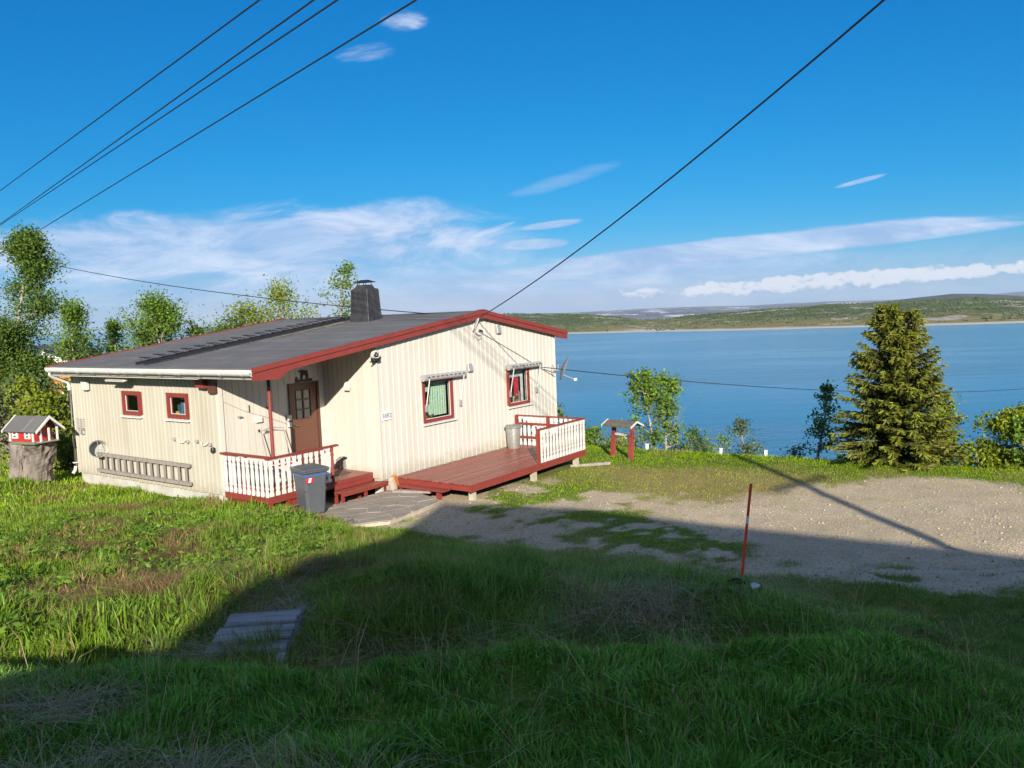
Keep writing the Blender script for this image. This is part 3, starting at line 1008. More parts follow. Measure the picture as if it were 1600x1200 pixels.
c.build('rain_hood', BLACK, chimney)
for k in range(3):
    c = MB(); y = CY0 + 0.16 + 0.2 * k
    c.tube([(CX0 - 0.01, y, 4.30), (CX0 - 0.012, y + 0.02, 4.05 - 0.1 * k)], 0.012, 5)
    c.build('tar_run', TAR, chimney)

# tan lichen beside the roof ladder and loose grit on the felt
lc = MB()
nl = 26
for k in range(nl):
    xa, xb = 2.2 + 3.3 * k / nl, 2.2 + 3.3 * (k + 1) / nl
    def edge(x, s):
        return 1.98 + s * (0.05 + 0.10 * (x - 2.2) / 3.3 * (0.5 + float(fbm(x * 4, s * 3, 77, 3))))
    lc.quad((xa, edge(xa, -1), roof_z(xa) + 0.004), (xb, edge(xb, -1), roof_z(xb) + 0.004), (xb, edge(xb, 1), roof_z(xb) + 0.004), (xa, edge(xa, 1), roof_z(xa) + 0.004))
lc.build('lichen', mat('lichen_tan', (0.26, 0.22, 0.13), 0.95, (0.15, 0.135, 0.10), 9, 0.4, 0.65), roof, recalc=False)
gr_ = MB()
for k in range(70):
    x, y = random.uniform(-0.3, 6.5), random.uniform(YF + 0.1, YB - 0.1)
    s = random.uniform(0.006, 0.014)
    z = roof_z(x) - 0.002
    gr_.add([(x - s, y, z), (x, y - s, z), (x + s, y, z), (x, y + s, z), (x, y, z + s)], [(0, 1, 4), (1, 2, 4), (2, 3, 4), (3, 0, 4)])
tag(gr_.build('roof_grit', mat('grit_pale', (0.24, 0.235, 0.22), 0.9), roof, recalc=False), kind='stuff')

# roof ladder
lad = MB()
for dy in (-0.02, 0.30):
    lad.prism([(-0.35, roof_z(-0.35) + 0.02), (5.95, roof_z(5.95) + 0.02), (5.95, roof_z(5.95) + 0.075), (-0.35, roof_z(-0.35) + 0.075)], 2.15 + dy, 2.19 + dy, 'y')
rl = lad.build('roof_ladder', BLACK, house)
for k in range(18):
    x = -0.2 + k * 0.345
    z = roof_z(x) + 0.06
    r = MB()
    for dy in (0.0, 0.32):
        r.tube([(x, 2.16 + dy, z), (x - 0.03, 2.16 + dy, z + 0.10), (x + 0.19, 2.16 + dy, z + 0.045)], 0.009, 5)
    r.tube([(x - 0.03, 2.10, z + 0.10), (x - 0.03, 2.54, z + 0.10)], 0.011, 5)
    r.tube([(x + 0.19, 2.12, z + 0.045), (x + 0.19, 2.52, z + 0.045)], 0.009, 5)
    r.build('rung', BLACK, rl)


# windows
def window(fn, h, name='window', frame=0.075, sill=True):
    u0, u1, z0, z1 = h
    fr = MB(fn)
    f = frame
    fr.box(u0 - 0.015, u1 + 0.015, -0.06, 0.034, z1 - f, z1 + 0.015)
    fr.box(u0 - 0.015, u1 + 0.015, -0.06, 0.034, z0 - 0.015, z0 + f)
    fr.box(u0 - 0.015, u0 + f, -0.06, 0.034, z0 + f, z1 - f)
    fr.box(u1 - f, u1 + 0.015, -0.06, 0.034, z0 + f, z1 - f)
    w = fr.build(name, RED, house)
    MB(fn).quad((u0 + f, -0.03, z0 + f), (u1 - f, -0.03, z0 + f), (u1 - f, -0.03, z1 - f), (u0 + f, -0.03, z1 - f)).build('pane', GLASS, w, recalc=False)
    bead = MB(fn)
    b = 0.012
    for a in ((u0 + f, u1 - f, z1 - f - b, z1 - f), (u0 + f, u1 - f, z0 + f, z0 + f + b), (u0 + f, u0 + f + b, z0 + f + b, z1 - f - b), (u1 - f - b, u1 - f, z0 + f + b, z1 - f - b)):
        bead.box(a[0], a[1], -0.027, -0.010, a[2], a[3])
    bead.build('glazing_bead', WHITE, w)
    if sill:
        s = MB(fn)
        s.add([(u, o, z) for u in (u0 - 0.05, u1 + 0.09) for o, z in ((-0.03, z0 - 0.02), (0.075, z0 - 0.045), (0.075, z0 - 0.075), (-0.03, z0 - 0.06))],
              [(0, 1, 2, 3), (7, 6, 5, 4), (0, 4, 5, 1), (1, 5, 6, 2), (2, 6, 7, 3), (3, 7, 4, 0)])
        s.build('sill', WHITE, w)
    return w


def wavy(fn, u0, u1, z0, z1, o, amp=0.012, n=24, waves=7, zlow=None):
    mb = MB(fn)
    for i in range(n):
        a, b = u0 + (u1 - u0) * i / n, u0 + (u1 - u0) * (i + 1) / n
        pa, pb = (o + amp * math.sin(waves * 6.283 * t / n) for t in (i, i + 1))
        la = z0 if zlow is None else zlow(i / n)
        lb = z0 if zlow is None else zlow((i + 1) / n)
        mb.quad((a, pa, la), (b, pb, lb), (b, pb, z1), (a, pa, z1))
    return mb


w1 = window(FA, WIN_A[0]); w2 = window(FA, WIN_A[1])
for (w, h) in ((w1, WIN_A[0]), (w2, WIN_A[1])):
    MB(FA).box(h[0] + 0.08, h[1] - 0.08, -0.25, -0.235, 1.86, 1.93).build('blind', mat('blind_pale', (0.45, 0.55, 0.5), 0.8), w)
MB(FA).prism([(3.10, 1.57), (3.30, 1.57), (3.27, 1.76), (3.14, 1.80)], -0.22, -0.12, 'y').build('paper_bag', mat('paper_bag', (0.35, 0.30, 0.20), 0.8), w1)
for k, (u, wd_, hgt, colr) in enumerate(((1.22, .10, .22, (.40, .23, .05)), (1.36, .07, .24, (.42, .42, .38)), (1.47, .07, .25, (.05, .12, .25)), (1.56, .10, .2, (.03, .06, .10)), (1.60, .14, .05, (.30, .36, .03)))):
    MB(FA).box(u, u + wd_, -0.2 + 0.01 * k, -0.09 + 0.004 * k, 1.566, 1.566 + hgt).build('book', mat('book_%d' % k, colr, 0.7), w2)
w3 = window(FF, WIN_F[0], frame=0.06); w4 = window(FF, WIN_F[1], frame=0.06)
u0, u1, z0, z1 = WIN_F[0]
MB(FF).box(u0 + 0.02, u1 - 0.02, -0.62, -0.60, z0, z1 - 0.10).build('room_back', INNER, w3)
wavy(FF, u0 + 0.42, u1 - 0.06, z0 + 0.06, z1 - 0.06, -0.16, zlow=lambda t: z0 + 0.1).build('lace_curtain', LACE, w3, recalc=False)
wavy(FF, u0 + 0.06, u0 + 0.43, z1 - 0.32, z1 - 0.06, -0.16, zlow=lambda t: z1 - 0.30 - 0.02 * math.sin(40 * t)).build('lace_valance', LACE, w3, recalc=False)
wavy(FF, u0 + 0.06, u0 + 0.46, z0 + 0.08, z0 + 0.40, -0.17).build('lace_panel', LACE, w3, recalc=False)
u0, u1, z0, z1 = WIN_F[1]
MB(FF).box(u0 + 0.02, u1 - 0.02, -0.62, -0.60, z0, z1 - 0.10).build('room_back', INNER, w4)
wavy(FF, u0 + 0.56, u0 + 0.80, z0 + 0.06, z1 - 0.12, -0.20, amp=0.03, waves=4).build('red_curtain', REDCLOTH, w4, recalc=False)
wavy(FF, u0 + 0.06, u1 - 0.2, z1 - 0.26, z1 - 0.06, -0.14, zlow=lambda t: z1 - 0.24 - 0.025 * abs(math.sin(25 * t))).build('lace_valance', mat('lace_grey', (.45, .48, .46), .9, (.3, .33, .32), 30), w4, recalc=False)
wavy(FF, u1 - 0.2, u1 - 0.07, z0 + 0.06, z1 - 0.06, -0.15, amp=0.02, waves=3).build('side_curtain', mat('lace_grey', (.4, .4, .4)), w4, recalc=False)


def flowers(fn, u, o, z, n, r, petal, parent, h=0.22):
    lv, pt = MB(fn), MB(fn)
    for k in range(n):
        a, rr = random.random() * 6.283, r * math.sqrt(random.random())
        c = Vector((u + rr * math.cos(a), o + 0.3 * rr * math.sin(a), z + h * random.random()))
        s = random.uniform(0.018, 0.035)
        t1 = Vector((random.uniform(-1, 1), random.uniform(-.6, .6), random.uniform(-1, 1))).normalized() * s
        t2 = Vector((random.uniform(-1, 1), random.uniform(-.6, .6), random.uniform(-1, 1))).normalized() * s
        (pt if k % 4 == 0 else lv).quad(c - t1, c - t2, c + t1, c + t2)
    lv.build('pot_leaves', mat('pot_leaves', (.03, .07, .02), .7), parent, recalc=False)
    pt.build('pot_blooms', petal, parent, recalc=False)
    MB(fn).lathe([(0.05, 0), (0.07, 0.1)], 10, (u, o, z - 0.08)).build('flower_pot', mat('pot_clay', (.25, .09, .04), .8), parent)


flowers(FF, 8.05, -0.12, 1.08, 90, 0.13, mat('bloom_red', (.55, .04, .03), .6), w4, 0.28)
flowers(FF, 8.42, -0.12, 1.06, 60, 0.11, mat('bloom_yellow', (.5, .42, .15), .6), w4, 0.15)
flowers(FF, 4.62, -0.10, 1.02, 60, 0.22, mat('bloom_ochre', (.40, .30, .05), .6), w3, 0.08)


# rolled-up awnings
def awning(u0, u1, z):
    r = 0.075
    c = MB(FF)
    n = 12
    for i in range(n):
        a0, a1 = i * 6.2832 / n, (i + 1) * 6.2832 / n
        c.quad((u0, 0.125 + r * math.cos(a0), z + r * math.sin(a0)), (u1, 0.125 + r * math.cos(a0), z + r * math.sin(a0)),
               (u1, 0.125 + r * math.cos(a1), z + r * math.sin(a1)), (u0, 0.125 + r * math.cos(a1), z + r * math.sin(a1)))
    for u in (u0, u1):
        c.add([(u, 0.125 + r * math.cos(k * 6.2832 / n), z + r * math.sin(k * 6.2832 / n)) for k in range(n)], [tuple(range(n))])
    a = c.build('awning', AWN, house, smooth=True)
    bk = MB(FF); bk.box(u0 + 0.02, u1 - 0.02, 0.028, 0.055, z - 0.03, z + 0.07)
    bk.build('back_plate', AWN, a)
    k = int((u1 - u0) / 0.16)
    for i in range(k):
        u = u0 + 0.1 + i * (u1 - u0 - 0.1) / k
        MB(FF).box(u, u + 0.085, 0.19, 0.207, z + 0.012, z + 0.035).build('valance_tab', mat('awning_dark', (.05, .05, .055), .7), a)
    for u in (u0 + 0.16, u1 - 0.12):
        MB(FF).tube([(u, 0.20, z - 0.03), (u, 0.06, z - 0.70)], 0.013, 6).build('arm', mat('arm_white', (.62, .62, .6), .4), a)
        MB(FF).box(u - 0.03, u + 0.03, 0.027, 0.075, z - 0.82, z - 0.66).build('arm_bracket', LAMPGREY, a)


awning(4.25, 5.85, 2.03)
awning(7.76, 9.36, 2.02)

# front door
dr = MB(FD)
dr.box(DOOR[0], DOOR[0] + 0.06, -0.1, 0.012, 0, 2.10)
dr.box(DOOR[1] - 0.06, DOOR[1], -0.1, 0.012, 0, 2.10)
dr.box(DOOR[0] + 0.06, DOOR[1] - 0.06, -0.1, 0.012, 2.03, 2.10)
door = dr.build('door', DOORFRAME, house)
lf = MB(FD)
dx0, dx1 = DOOR[0] + 0.065, DOOR[1] - 0.065
gx0, gx1, gz0, gz1_ = 2.01, 2.45, 1.245, 1.925
lf.box(dx0, gx0, -0.06, -0.02, 0.02, 2.025); lf.box(gx1, dx1, -0.06, -0.02, 0.02, 2.025)
lf.box(gx0, gx1, -0.06, -0.02, 0.02, gz0); lf.box(gx0, gx1, -0.06, -0.02, gz1_, 2.025)
lf.build('door_leaf', DOORWOOD, door)
for i in range(2):
    for k in range(3):
        a, b = gx0 + (gx1 - gx0) * i / 2, gz0 + (gz1_ - gz0) * k / 3
        MB(FD).box(a + 0.016, a + 0.204, -0.045, -0.038, b + 0.014, b + 0.212).build('pane', mat('frosted_pane', (.26, .25, .22), .12, (.20, .20, .18), 18), door)
mu = MB(FD)
mu.box(gx0, gx0 + 0.015, -0.05, -0.008, gz0, gz1_); mu.box(gx1 - 0.015, gx1, -0.05, -0.008, gz0, gz1_); mu.box((gx0 + gx1) / 2 - 0.015, (gx0 + gx1) / 2 + 0.015, -0.05, -0.008, gz0, gz1_)
for k in range(4):
    z = gz0 + (gz1_ - gz0) * k / 3
    mu.box(gx0 + 0.016, (gx0 + gx1) / 2 - 0.016, -0.05, -0.01, z - 0.013, z + 0.013); mu.box((gx0 + gx1) / 2 + 0.016, gx1 - 0.016, -0.05, -0.01, z - 0.013, z + 0.013)
mu.build('glazing_bars', DOORFRAME, door)
hd = MB(FD); hd.box(1.885, 1.92, -0.018, -0.010, 1.06, 1.26); hd.tube([(1.90, -0.012, 1.12), (1.90, 0.035, 1.12), (2.0, 0.035, 1.115)], 0.011, 8)
hd.build('handle', mat('brass', (.30, .22, .10), .35, metallic=.8), door)
MB(FD).box(DOOR[0] - 0.02, DOOR[1] + 0.02, -0.02, 0.06, -0.002, 0.03).build('threshold', DECKRED, door)

# red bracket block and dark box under the eave by the corner
MB(FA).prism([(0.28, 2.18), (0.56, 2.20), (0.56, 2.35), (0.28, 2.40)], 0.024, 0.17, 'y').build('beam_end', RED, house)
MB(FA).box(-0.02, 0.24, 0.0265, 0.09, 2.07, 2.39).build('dark_box', DOORFRAME, house)  # plain dark brown box in place of the dark patch by the block


def wall_lamp(fn, u0, u1, z0, z1, m=None):
    b = MB(fn)
    b.add([(u, o, z) for u in (u0, u1) for o, z in ((0.022, z0 + 0.03), (0.11, z0), (0.07, z1), (0.022, z1))],
          [(0, 1, 2, 3), (7, 6, 5, 4), (0, 4, 5, 1), (1, 5, 6, 2), (2, 6, 7, 3), (3, 7, 4, 0)])
    o = b.build('wall_lamp', m or LAMPGREY, house, bevel=0.006)
    MB(fn).box(u0 + 0.015, u1 - 0.015, 0.03, 0.095, z0 - 0.012, z0 + 0.012).build('lamp_glass', PLASTIC, o)


wall_lamp(FN, -0.93, -0.77, 1.88, 2.07, PLASTIC)
wall_lamp(FF, 6.06, 6.25, 2.07, 2.25)
wall_lamp(FF, 7.37, 7.55, 3.0, 3.2)
MB(FA).box(5.24, 5.50, 0.021, 0.12, 2.02, 2.25).build('vent_hood', PLASTIC, house, bevel=0.015)
# floodlight under the eave
fl = MB(FA); fl.add([(u, o, z) for u in (3.0, 3.75) for o, z in ((0.28, 2.36), (0.42, 2.33), (0.40, 2.29), (0.27, 2.31))],
                    [(0, 1, 2, 3), (7, 6, 5, 4), (0, 4, 5, 1), (1, 5, 6, 2), (2, 6, 7, 3), (3, 7, 4, 0)])
f_ = fl.build('eave_light', PLASTIC, house)
MB(FA).tube([(3.35, 0.30, 2.40), (3.35, 0.33, 2.33)], 0.015, 6).build('lamp_stem', LAMPGREY, f_)
# spotlight with a coil of cable at the recess corner
sp = MB(FF); sp.box(2.66, 2.86, 0.03, 0.14, 2.56, 2.68); sp.box(2.62, 2.90, 0.027, 0.06, 2.53, 2.56)
sl_ = sp.build('spotlight', BLACK, house, bevel=0.01)
for k in range(3):
    c = MB(FF)
    c.tube([(2.74 + (0.13 - .01 * k) * math.cos(a * 0.4488), 0.10 + 0.02 * k, 2.70 + (0.085 - .006 * k) * math.sin(a * 0.4488)) for a in range(15)], 0.011, 5)
    c.build('cable_coil', PLASTIC, sl_)
# cable bracket on the gable and the wires looped from it
br = MB(FF)
br.tube([(6.42, 0.03, 3.22), (6.40, 0.16, 3.36), (6.46, 0.19, 3.42)], 0.016, 6)
br.tube([(6.36, 0.03, 3.10), (6.42, 0.05, 3.28)], 0.013, 6)
brk = br.build('cable_bracket', LAMPGREY, house)
MB(FF).tube([(6.46, 0.19, 3.42), (6.40, 0.12, 3.20), (6.42, 0.05, 2.98), (6.58, 0.05, 2.86), (6.70, 0.05, 2.90), (6.72, 0.05, 3.02), (6.60, 0.06, 3.10)], 0.010, 5).build('wire_loop', PLASTIC, brk, smooth=True)
MB(FF).tube([(6.45, 0.18, 3.40), (6.36, 0.06, 3.10), (6.55, 0.05, 2.98), (6.68, 0.05, 2.97)], 0.012, 5).build('wire_loop', LAMPGREY, brk, smooth=True)
MB(FF).tube([(6.62, 0.05, 3.10), (6.72, 0.08, 3.06)], 0.03, 6).build('insulator', BLACK, brk)
MB(FF).tube([(6.72, 0.031, 3.03), (7.6, 0.031, 2.68), (8.5, 0.031, 2.31), (9.35, 0.031, 1.95), (9.9, 0.031, 1.72), (10.28, 0.031, 1.56)], 0.009, 5).build('wall_cable', LAMPGREY, house)
# clothes-line cleats on the long wall
for u, z in ((1.69, 1.01), (1.18, 0.98), (0.84, 1.01), (0.36, 0.97)):
    MB(FA).box(u - 0.03, u + 0.03, 0.021, 0.07, z - 0.035, z + 0.035).build('cleat', LAMPGREY, house, bevel=0.01)
for u, z in ((1.40, 0.985), (0.58, 0.975)):
    c = MB(FA); c.tube([(u + 0.12, 0.03, z + 0.02), (u + 0.06, 0.06, z - 0.03), (u - 0.06, 0.06, z - 0.03), (u - 0.12, 0.03, z + 0.02)], 0.013, 6)
    c.build('hook_rail', WHITE, house)
MB(FA).lathe([(0.0, -0.07), (0.05, -0.05), (0.06, 0.0), (0.05, 0.05), (0.0, 0.07)], 10, (0.285, 0.03, 0.85), cap=False).build('black_knob', BLACK, house, smooth=True)
# small fittings on the porch wall
for (u, z, w, h, m) in ((0.92, 1.40, .16, .12, WHITE), (0.72, 1.66, .02, .16, BLACK), (0.45, 1.52, .09, .03, LAMPGREY), (1.75, 1.33, .09, .12, WHITE), (1.76, 1.17, .08, .10, WHITE), (0.93, 1.15, .03, .06, BLACK), (1.10, 1.12, .06, .06, LAMPGREY), (1.20, 1.62, .03, .05, BLACK)):
    MB(FD).box(u - w / 2, u + w / 2, 0.003, 0.003 + min(w, .07), z - h / 2, z + h / 2).build('wall_fitting', m, house, bevel=0.004)
MB(FD).tube([(0.05, 0.012, 1.90), (0.6, 0.012, 1.62), (1.1, 0.012, 1.44), (1.7, 0.012, 1.20)], 0.004, 4).build('wall_cable', LAMPGREY, house)


# ------------------------------------------------------------------ porch, deck and railings
def picket_mesh(h, w=0.098, t=0.02):
    """sawn flat baluster with a waisted outline"""
    half = [(0.5, 0.0), (0.5, 0.10), (0.42, 0.13), (0.30, 0.165), (0.42, 0.20), (0.46, 0.23), (0.34, 0.28), (0.40, 0.36), (0.47, 0.50), (0.40, 0.64), (0.34, 0.72), (0.46, 0.77), (0.42, 0.80), (0.30, 0.835), (0.42, 0.87), (0.5, 0.90), (0.5, 1.0)]
    mb = MB()
    k = len(half)
    vs, fs = [], []
    for o in (-t / 2, t / 2):
        for a, z in half:
            vs += [(-a * w, o, z * h), (a * w, o, z * h)]
    for s in (0, 1):
        b = s * 2 * k
        for i in range(k - 1):
            fs.append((b + 2 * i, b + 2 * i + 1, b + 2 * i + 3, b + 2 * i + 2))
    c = 2 * k
    for i in range(k - 1):
        fs.append((2 * i, 2 * i + 2, c + 2 * i + 2, c + 2 * i)); fs.append((2 * i + 1, 2 * i + 3, c + 2 * i + 3, c + 2 * i + 1))
    fs += [(0, 1, c + 1, c), (2 * k - 2, 2 * k - 1, c + 2 * k - 1, c + 2 * k - 2)]
    mb.add(vs, fs)
    return mb


PICK = {}


def picket(parent, x, y, z, h, along_y):
    key = round(h, 3)
    if key not in PICK:
        o = picket_mesh(h).build('picket', WHITE, parent)
        PICK[key] = o.data
    else:
        o = bpy.data.objects.new('picket', PICK[key])
        COL.objects.link(o)
        o.parent = parent
    o.location = (x, y, z)
    o.rotation_euler = (random.uniform(-.01, .01), random.uniform(-.012, .012), (math.pi / 2 if along_y else 0) + random.uniform(-.02, .02))
    return o


# porch landing
lp = MB()
lp.box(0.03, W1 - 0.03, -1.46, -0.05, -0.16, -0.035)
landing = lp.build('landing', RED, house)
for i in range(12):
    y = -1.475 + i * 0.1225
    MB().box(0.005, W1 - 0.035, y, y + 0.116, -0.032 + random.uniform(0, .002), 0.0).build('floor_board', DECKRED, landing)
MB().box(-0.03, 0.002, -1.50, -0.03, -0.125, 0.02).build('fascia', RED, landing)
MB().box(-0.03, 1.66, -1.525, -1.478, -0.125, 0.02).build('fascia', RED, landing)
for z0, z1 in ((-0.095, -0.002), (-0.20, -0.10)):
    MB().box(1.665, W1 - 0.03, -1.505, -1.478, z0, z1).build('fascia', RED, landing)
for x, y in ((0.0, -1.49), (0.0, -0.14), (0.45, -1.47)):
    MB().box(x - 0.035, x + 0.035, y - 0.035, y + 0.035, -0.62, -0.126).build('post', RED, landing)
MB().box(0.50, 0.75, -1.47, -1.45, -0.5, -0.126).build('skirt_board', RED, landing)
MB().box(0.06, 0.08, -0.6, -0.2, -0.45, -0.17).build('skirt_board', RED, landing)
# railing round the landing
rl1 = MB()
rl1.box(-0.055, 0.045, -1.53, 0.03, 0.79, 0.83)
rail = rl1.build('porch_railing', RED, house)
MB().box(-0.05, 1.82, -1.545, -1.445, 0.768, 0.806).build('top_rail', RED, rail)
MB().box(-0.01, 0.02, -1.44, -0.02, 0.66, 0.72).build('cross_rail', RED, rail)
MB().box(0.03, 1.64, -1.485, -1.46, 0.66, 0.72).build('cross_rail', RED, rail)
MB().box(-0.01, 0.02, -1.44, -0.02, 0.08, 0.14).build('cross_rail', RED, rail)
MB().box(0.03, 1.64, -1.485, -1.46, 0.08, 0.14).build('cross_rail', RED, rail)
MB().lathe([(0.034, 0), (0.034, 0.10), (0.026, 0.14), (0.038, 0.19), (0.026, 0.25), (0.034, 0.4), (0.026, 0.55), (0.038, 0.6), (0.026, 0.66), (0.034, 0.70), (0.034, 0.77)], 10, (1.66, -1.495, -0.002)).build('end_post', RED, rail, smooth=True)
MB().box(0.0, 0.05, -0.75, -0.70, 0.0, 0.79).build('rail_post', RED, rail)
for i in range(10):
    picket(rail, -0.022, -0.10 - i * 0.148, 0.0, 0.765, True)
for i in range(11):
    picket(rail, 0.03 + i * 0.15, -1.507, 0.0, 0.755, False)
pp = MB(); pp.tube([(0.16, -1.45, 0.80), (0.16, -1.45, 2.37)], 0.036, 12)
rp = pp.build('roof_post', RED, house, smooth=True)
MB().tube([(0.16, -1.45, 2.22), (0.16, -1.45, 2.372)], 0.0375, 12).build('post_top', BLACK, rp, smooth=True)
# bench-like step
st = MB(); st.box(1.64, 3.0, -1.80, -1.765, -0.30, -0.235); st.box(1.64, 3.0, -1.545, -1.515, -0.30, -0.235)
step = st.build('step', RED, house)
for k in range(2):
    MB().box(1.62, 3.02, -1.80 + k * 0.145, -1.665 + k * 0.145, -0.233, -0.205).build('tread', DECKRED, step)
for x in (1.68, 2.36, 2.95):
    for y in (-1.755, -1.55):
        MB().box(x - 0.035, x + 0.035, y - 0.005, y + 0.04, -0.62, -0.236).build('leg', RED, step)

# front deck
DECK2 = mat('deck_stain_worn', (0.25, 0.080, 0.058), 0.42, (0.30, 0.105, 0.08), 3.5, 0.4, 0.75, 0.2, 60, (1, 6, 6))
DECK3 = mat('deck_stain_dark', (0.165, 0.040, 0.028), 0.34, (0.21, 0.058, 0.042), 3.5, 0.4, 0.75, 0.2, 60, (1, 6, 6))
DX0, DX1, DY0, DY1, DZ = 3.309, 8.182, -1.80, -3.965, -0.168
dk = MB()
dk.box(DX0 + 0.04, DX1 - 0.04, DY1 + 0.04, DY0, DZ - 0.145, DZ - 0.06)
deck = dk.build('deck', mat('deck_gap_shade', (.045, .018, .014), .8), house)  # under-deck box coloured near-black, painting shade into the board gaps
nb = 21
for i in range(nb):
    w = (DY0 - DY1 - 0.01) / nb
    y = DY1 + 0.005 + i * w
    MB().box(DX0 + random.uniform(-.012, .004), DX1, y, y + w - 0.024, DZ - 0.030, DZ + random.uniform(-.003, .001)).build('deck_board', (DECKRED, DECK2, DECKRED, DECK3)[random.randrange(4)], deck)
MB().box(DX0 - 0.03, DX1 + 0.03, DY1 - 0.03, DY1 - 0.002, DZ - 0.16, DZ - 0.006).build('fascia', RED, deck)
MB().box(DX1 + 0.004, DX1 + 0.032, DY1, DY0 + 0.02, DZ - 0.16, DZ - 0.006).build('fascia', RED, deck)
MB().box(DX0 - 0.028, DX0 - 0.002, DY1, DY0, DZ - 0.14, DZ - 0.034).build('fascia', RED, deck)
for x, y in ((3.5, -3.86), (5.85, -3.9), (7.80, -3.93), (3.5, -2.0), (7.9, -2.0)):
    wp = hw(x, y)
    MB().box(x - 0.06, x + 0.06, y - 0.06, y + 0.06, gz1(*wp) - 0.15, DZ - 0.146).build('post', mat('pale_post', (.42, .38, .29), .85, (.33, .29, .21), 8), deck)
sb = MB(); sb.box(3.03, 3.27, -3.42, -1.95, DZ - 0.165, DZ - 0.13)
sbo = sb.build('step_board', RED, deck)
for y in (-3.2, -2.1):
    MB().box(3.1, 3.2, y - .04, y + .04, -0.62, DZ - 0.166).build('leg', RED, deck)

# deck railings
RT = 0.674
rr = MB(); rr.box(5.98, DX1 + 0.05, DY1 - 0.045, DY1 + 0.045, RT - 0.03, RT)
drail = rr.build('deck_railing', RED, house)
MB().box(DX1 - 0.03, DX1 + 0.045, DY1 + 0.05, DY0 + 0.02, RT - 0.03, RT).build('top_rail', RED, drail)
for x, y in ((6.02, DY1 + 0.0), (7.15, DY1 + 0.03), (DX1 - 0.01, DY1 + 0.02), (DX1 - 0.01, -2.87), (DX1 - 0.01, DY0 - 0.01)):
    MB().box(x - 0.035, x + 0.035, y - 0.03, y + 0.04, DZ - 0.004, RT - 0.031).build('rail_post', RED, drail)
for z in (0.44, 0.06):
    MB().box(6.06, 7.11, DY1 + 0.005, DY1 + 0.03, z - .03, z + .03).build('cross_rail', RED, drail)
    MB().box(7.19, DX1 - 0.05, DY1 + 0.005, DY1 + 0.03, z - .03, z + .03).build('cross_rail', RED, drail)
    MB().box(DX1 - 0.03, DX1 - 0.005, -2.83, DY0 - 0.05, z - .03, z + .03).build('cross_rail', RED, drail)
    MB().box(DX1 - 0.03, DX1 - 0.005, DY1 + 0.07, -2.91, z - .03, z + .03).build('cross_rail', RED, drail)
for i in range(15):
    picket(drail, 6.12 + i * 0.146, DY1 - 0.016, DZ + 0.0, 0.80, False)
for i in range(14):
    picket(drail, DX1 + 0.016, DY1 + 0.10 + i * 0.15, DZ + 0.0, 0.80, True)

# flagstones laid before the steps
def flagstones():
    poly = [(0.35, -1.95), (1.60, -1.85), (2.95, -1.86), (3.12, -2.55), (2.75, -3.55), (1.0, -3.80), (0.15, -3.2)]
    top = -0.405
    bed = MB(); bed.prism(poly, top - 0.35, top - 0.012, 'z')
    bo = bed.build('flagstone_path', MORTAR)
    bo.location = (HOUSE_O[0], HOUSE_O[1], 0); bo.rotation_euler = (0, 0, HOUSE_YAW)
    tag(bo, kind='structure')
    rnd = random.Random(5)
    cx = [(x, y) for x in np.arange(0.1, 3.3, 0.50) for y in np.arange(-4.0, -1.6, 0.42)]
    seeds = [(x + rnd.uniform(-.2, .2), y + rnd.uniform(-.17, .17)) for x, y in cx]

    def clip(pl, nx_, ny_, c):
        out = []
        for i in range(len(pl)):
            a, b = pl[i], pl[(i + 1) % len(pl)]
            da, db = a[0] * nx_ + a[1] * ny_ - c, b[0] * nx_ + b[1] * ny_ - c
            if da <= 0:
                out.append(a)
            if (da < 0 < db) or (db < 0 < da):
                t = da / (da - db)
                out.append((a[0] + t * (b[0] - a[0]), a[1] + t * (b[1] - a[1])))
        return out
    for i, s in enumerate(seeds):
        pl = list(poly)
        for j, q in enumerate(seeds):
            if i == j or abs(q[0] - s[0]) > 1.4 or abs(q[1] - s[1]) > 1.4:
                continue
            dx, dy = q[0] - s[0], q[1] - s[1]
            n = math.hypot(dx, dy)
            pl = clip(pl, dx / n, dy / n, ((q[0] ** 2 + q[1] ** 2) - (s[0] ** 2 + s[1] ** 2)) / (2 * n) - 0.014)
            if len(pl) < 3:
                break
        if len(pl) < 3:
            continue
        ar = abs(sum(pl[k][0] * pl[(k + 1) % len(pl)][1] - pl[(k + 1) % len(pl)][0] * pl[k][1] for k in range(len(pl)))) / 2
        if ar < 0.02:
            continue
        MB().prism(pl, top - 0.03, top + rnd.uniform(-.004, .006), 'z').build('flagstone', SLATE, bo)


flagstones()


# ------------------------------------------------------------------ things about the house
def hplace(o, hx, hy, z, rz=0.0):
    w = hw(hx, hy)
    o.location = (float(w[0]), float(w[1]), z)
    o.rotation_euler = (0, 0, HOUSE_YAW + rz)


# wheeled bin
bn = empty('wheelie_bin')
def taper(pa, pb, z0, z1):
    return ([(x, y, z0) for x, y in pa] + [(x, y, z1) for x, y in pb], [(3, 2, 1, 0), (4, 5, 6, 7)] + [(k, (k + 1) % 4, (k + 1) % 4 + 4, k + 4) for k in range(4)])
def rect(w, d):
    return [(-w / 2, -d / 2), (w / 2, -d / 2), (w / 2, d / 2), (-w / 2, d / 2)]
b = MB(); b.add(*taper(rect(.40, .44), rect(.50, .58), 0.03, 0.93))
body = b.build('body', BINGREY, bn, bevel=0.045)
MB().add(*taper(rect(.455, .515), rect(.462, .522), 0.545, 0.56)).build('moulding', BINGREY, body)
MB().add(*taper(rect(.503, .583), rect(.506, .587), 0.845, 0.866)).build('stripe', mat('blue_tape', (.04, .13, .45), .4), body)
MB().add(*taper(rect(.54, .62), rect(.56, .64), 0.905, 0.955)).build('rim', BINGREY, bn, bevel=0.012)
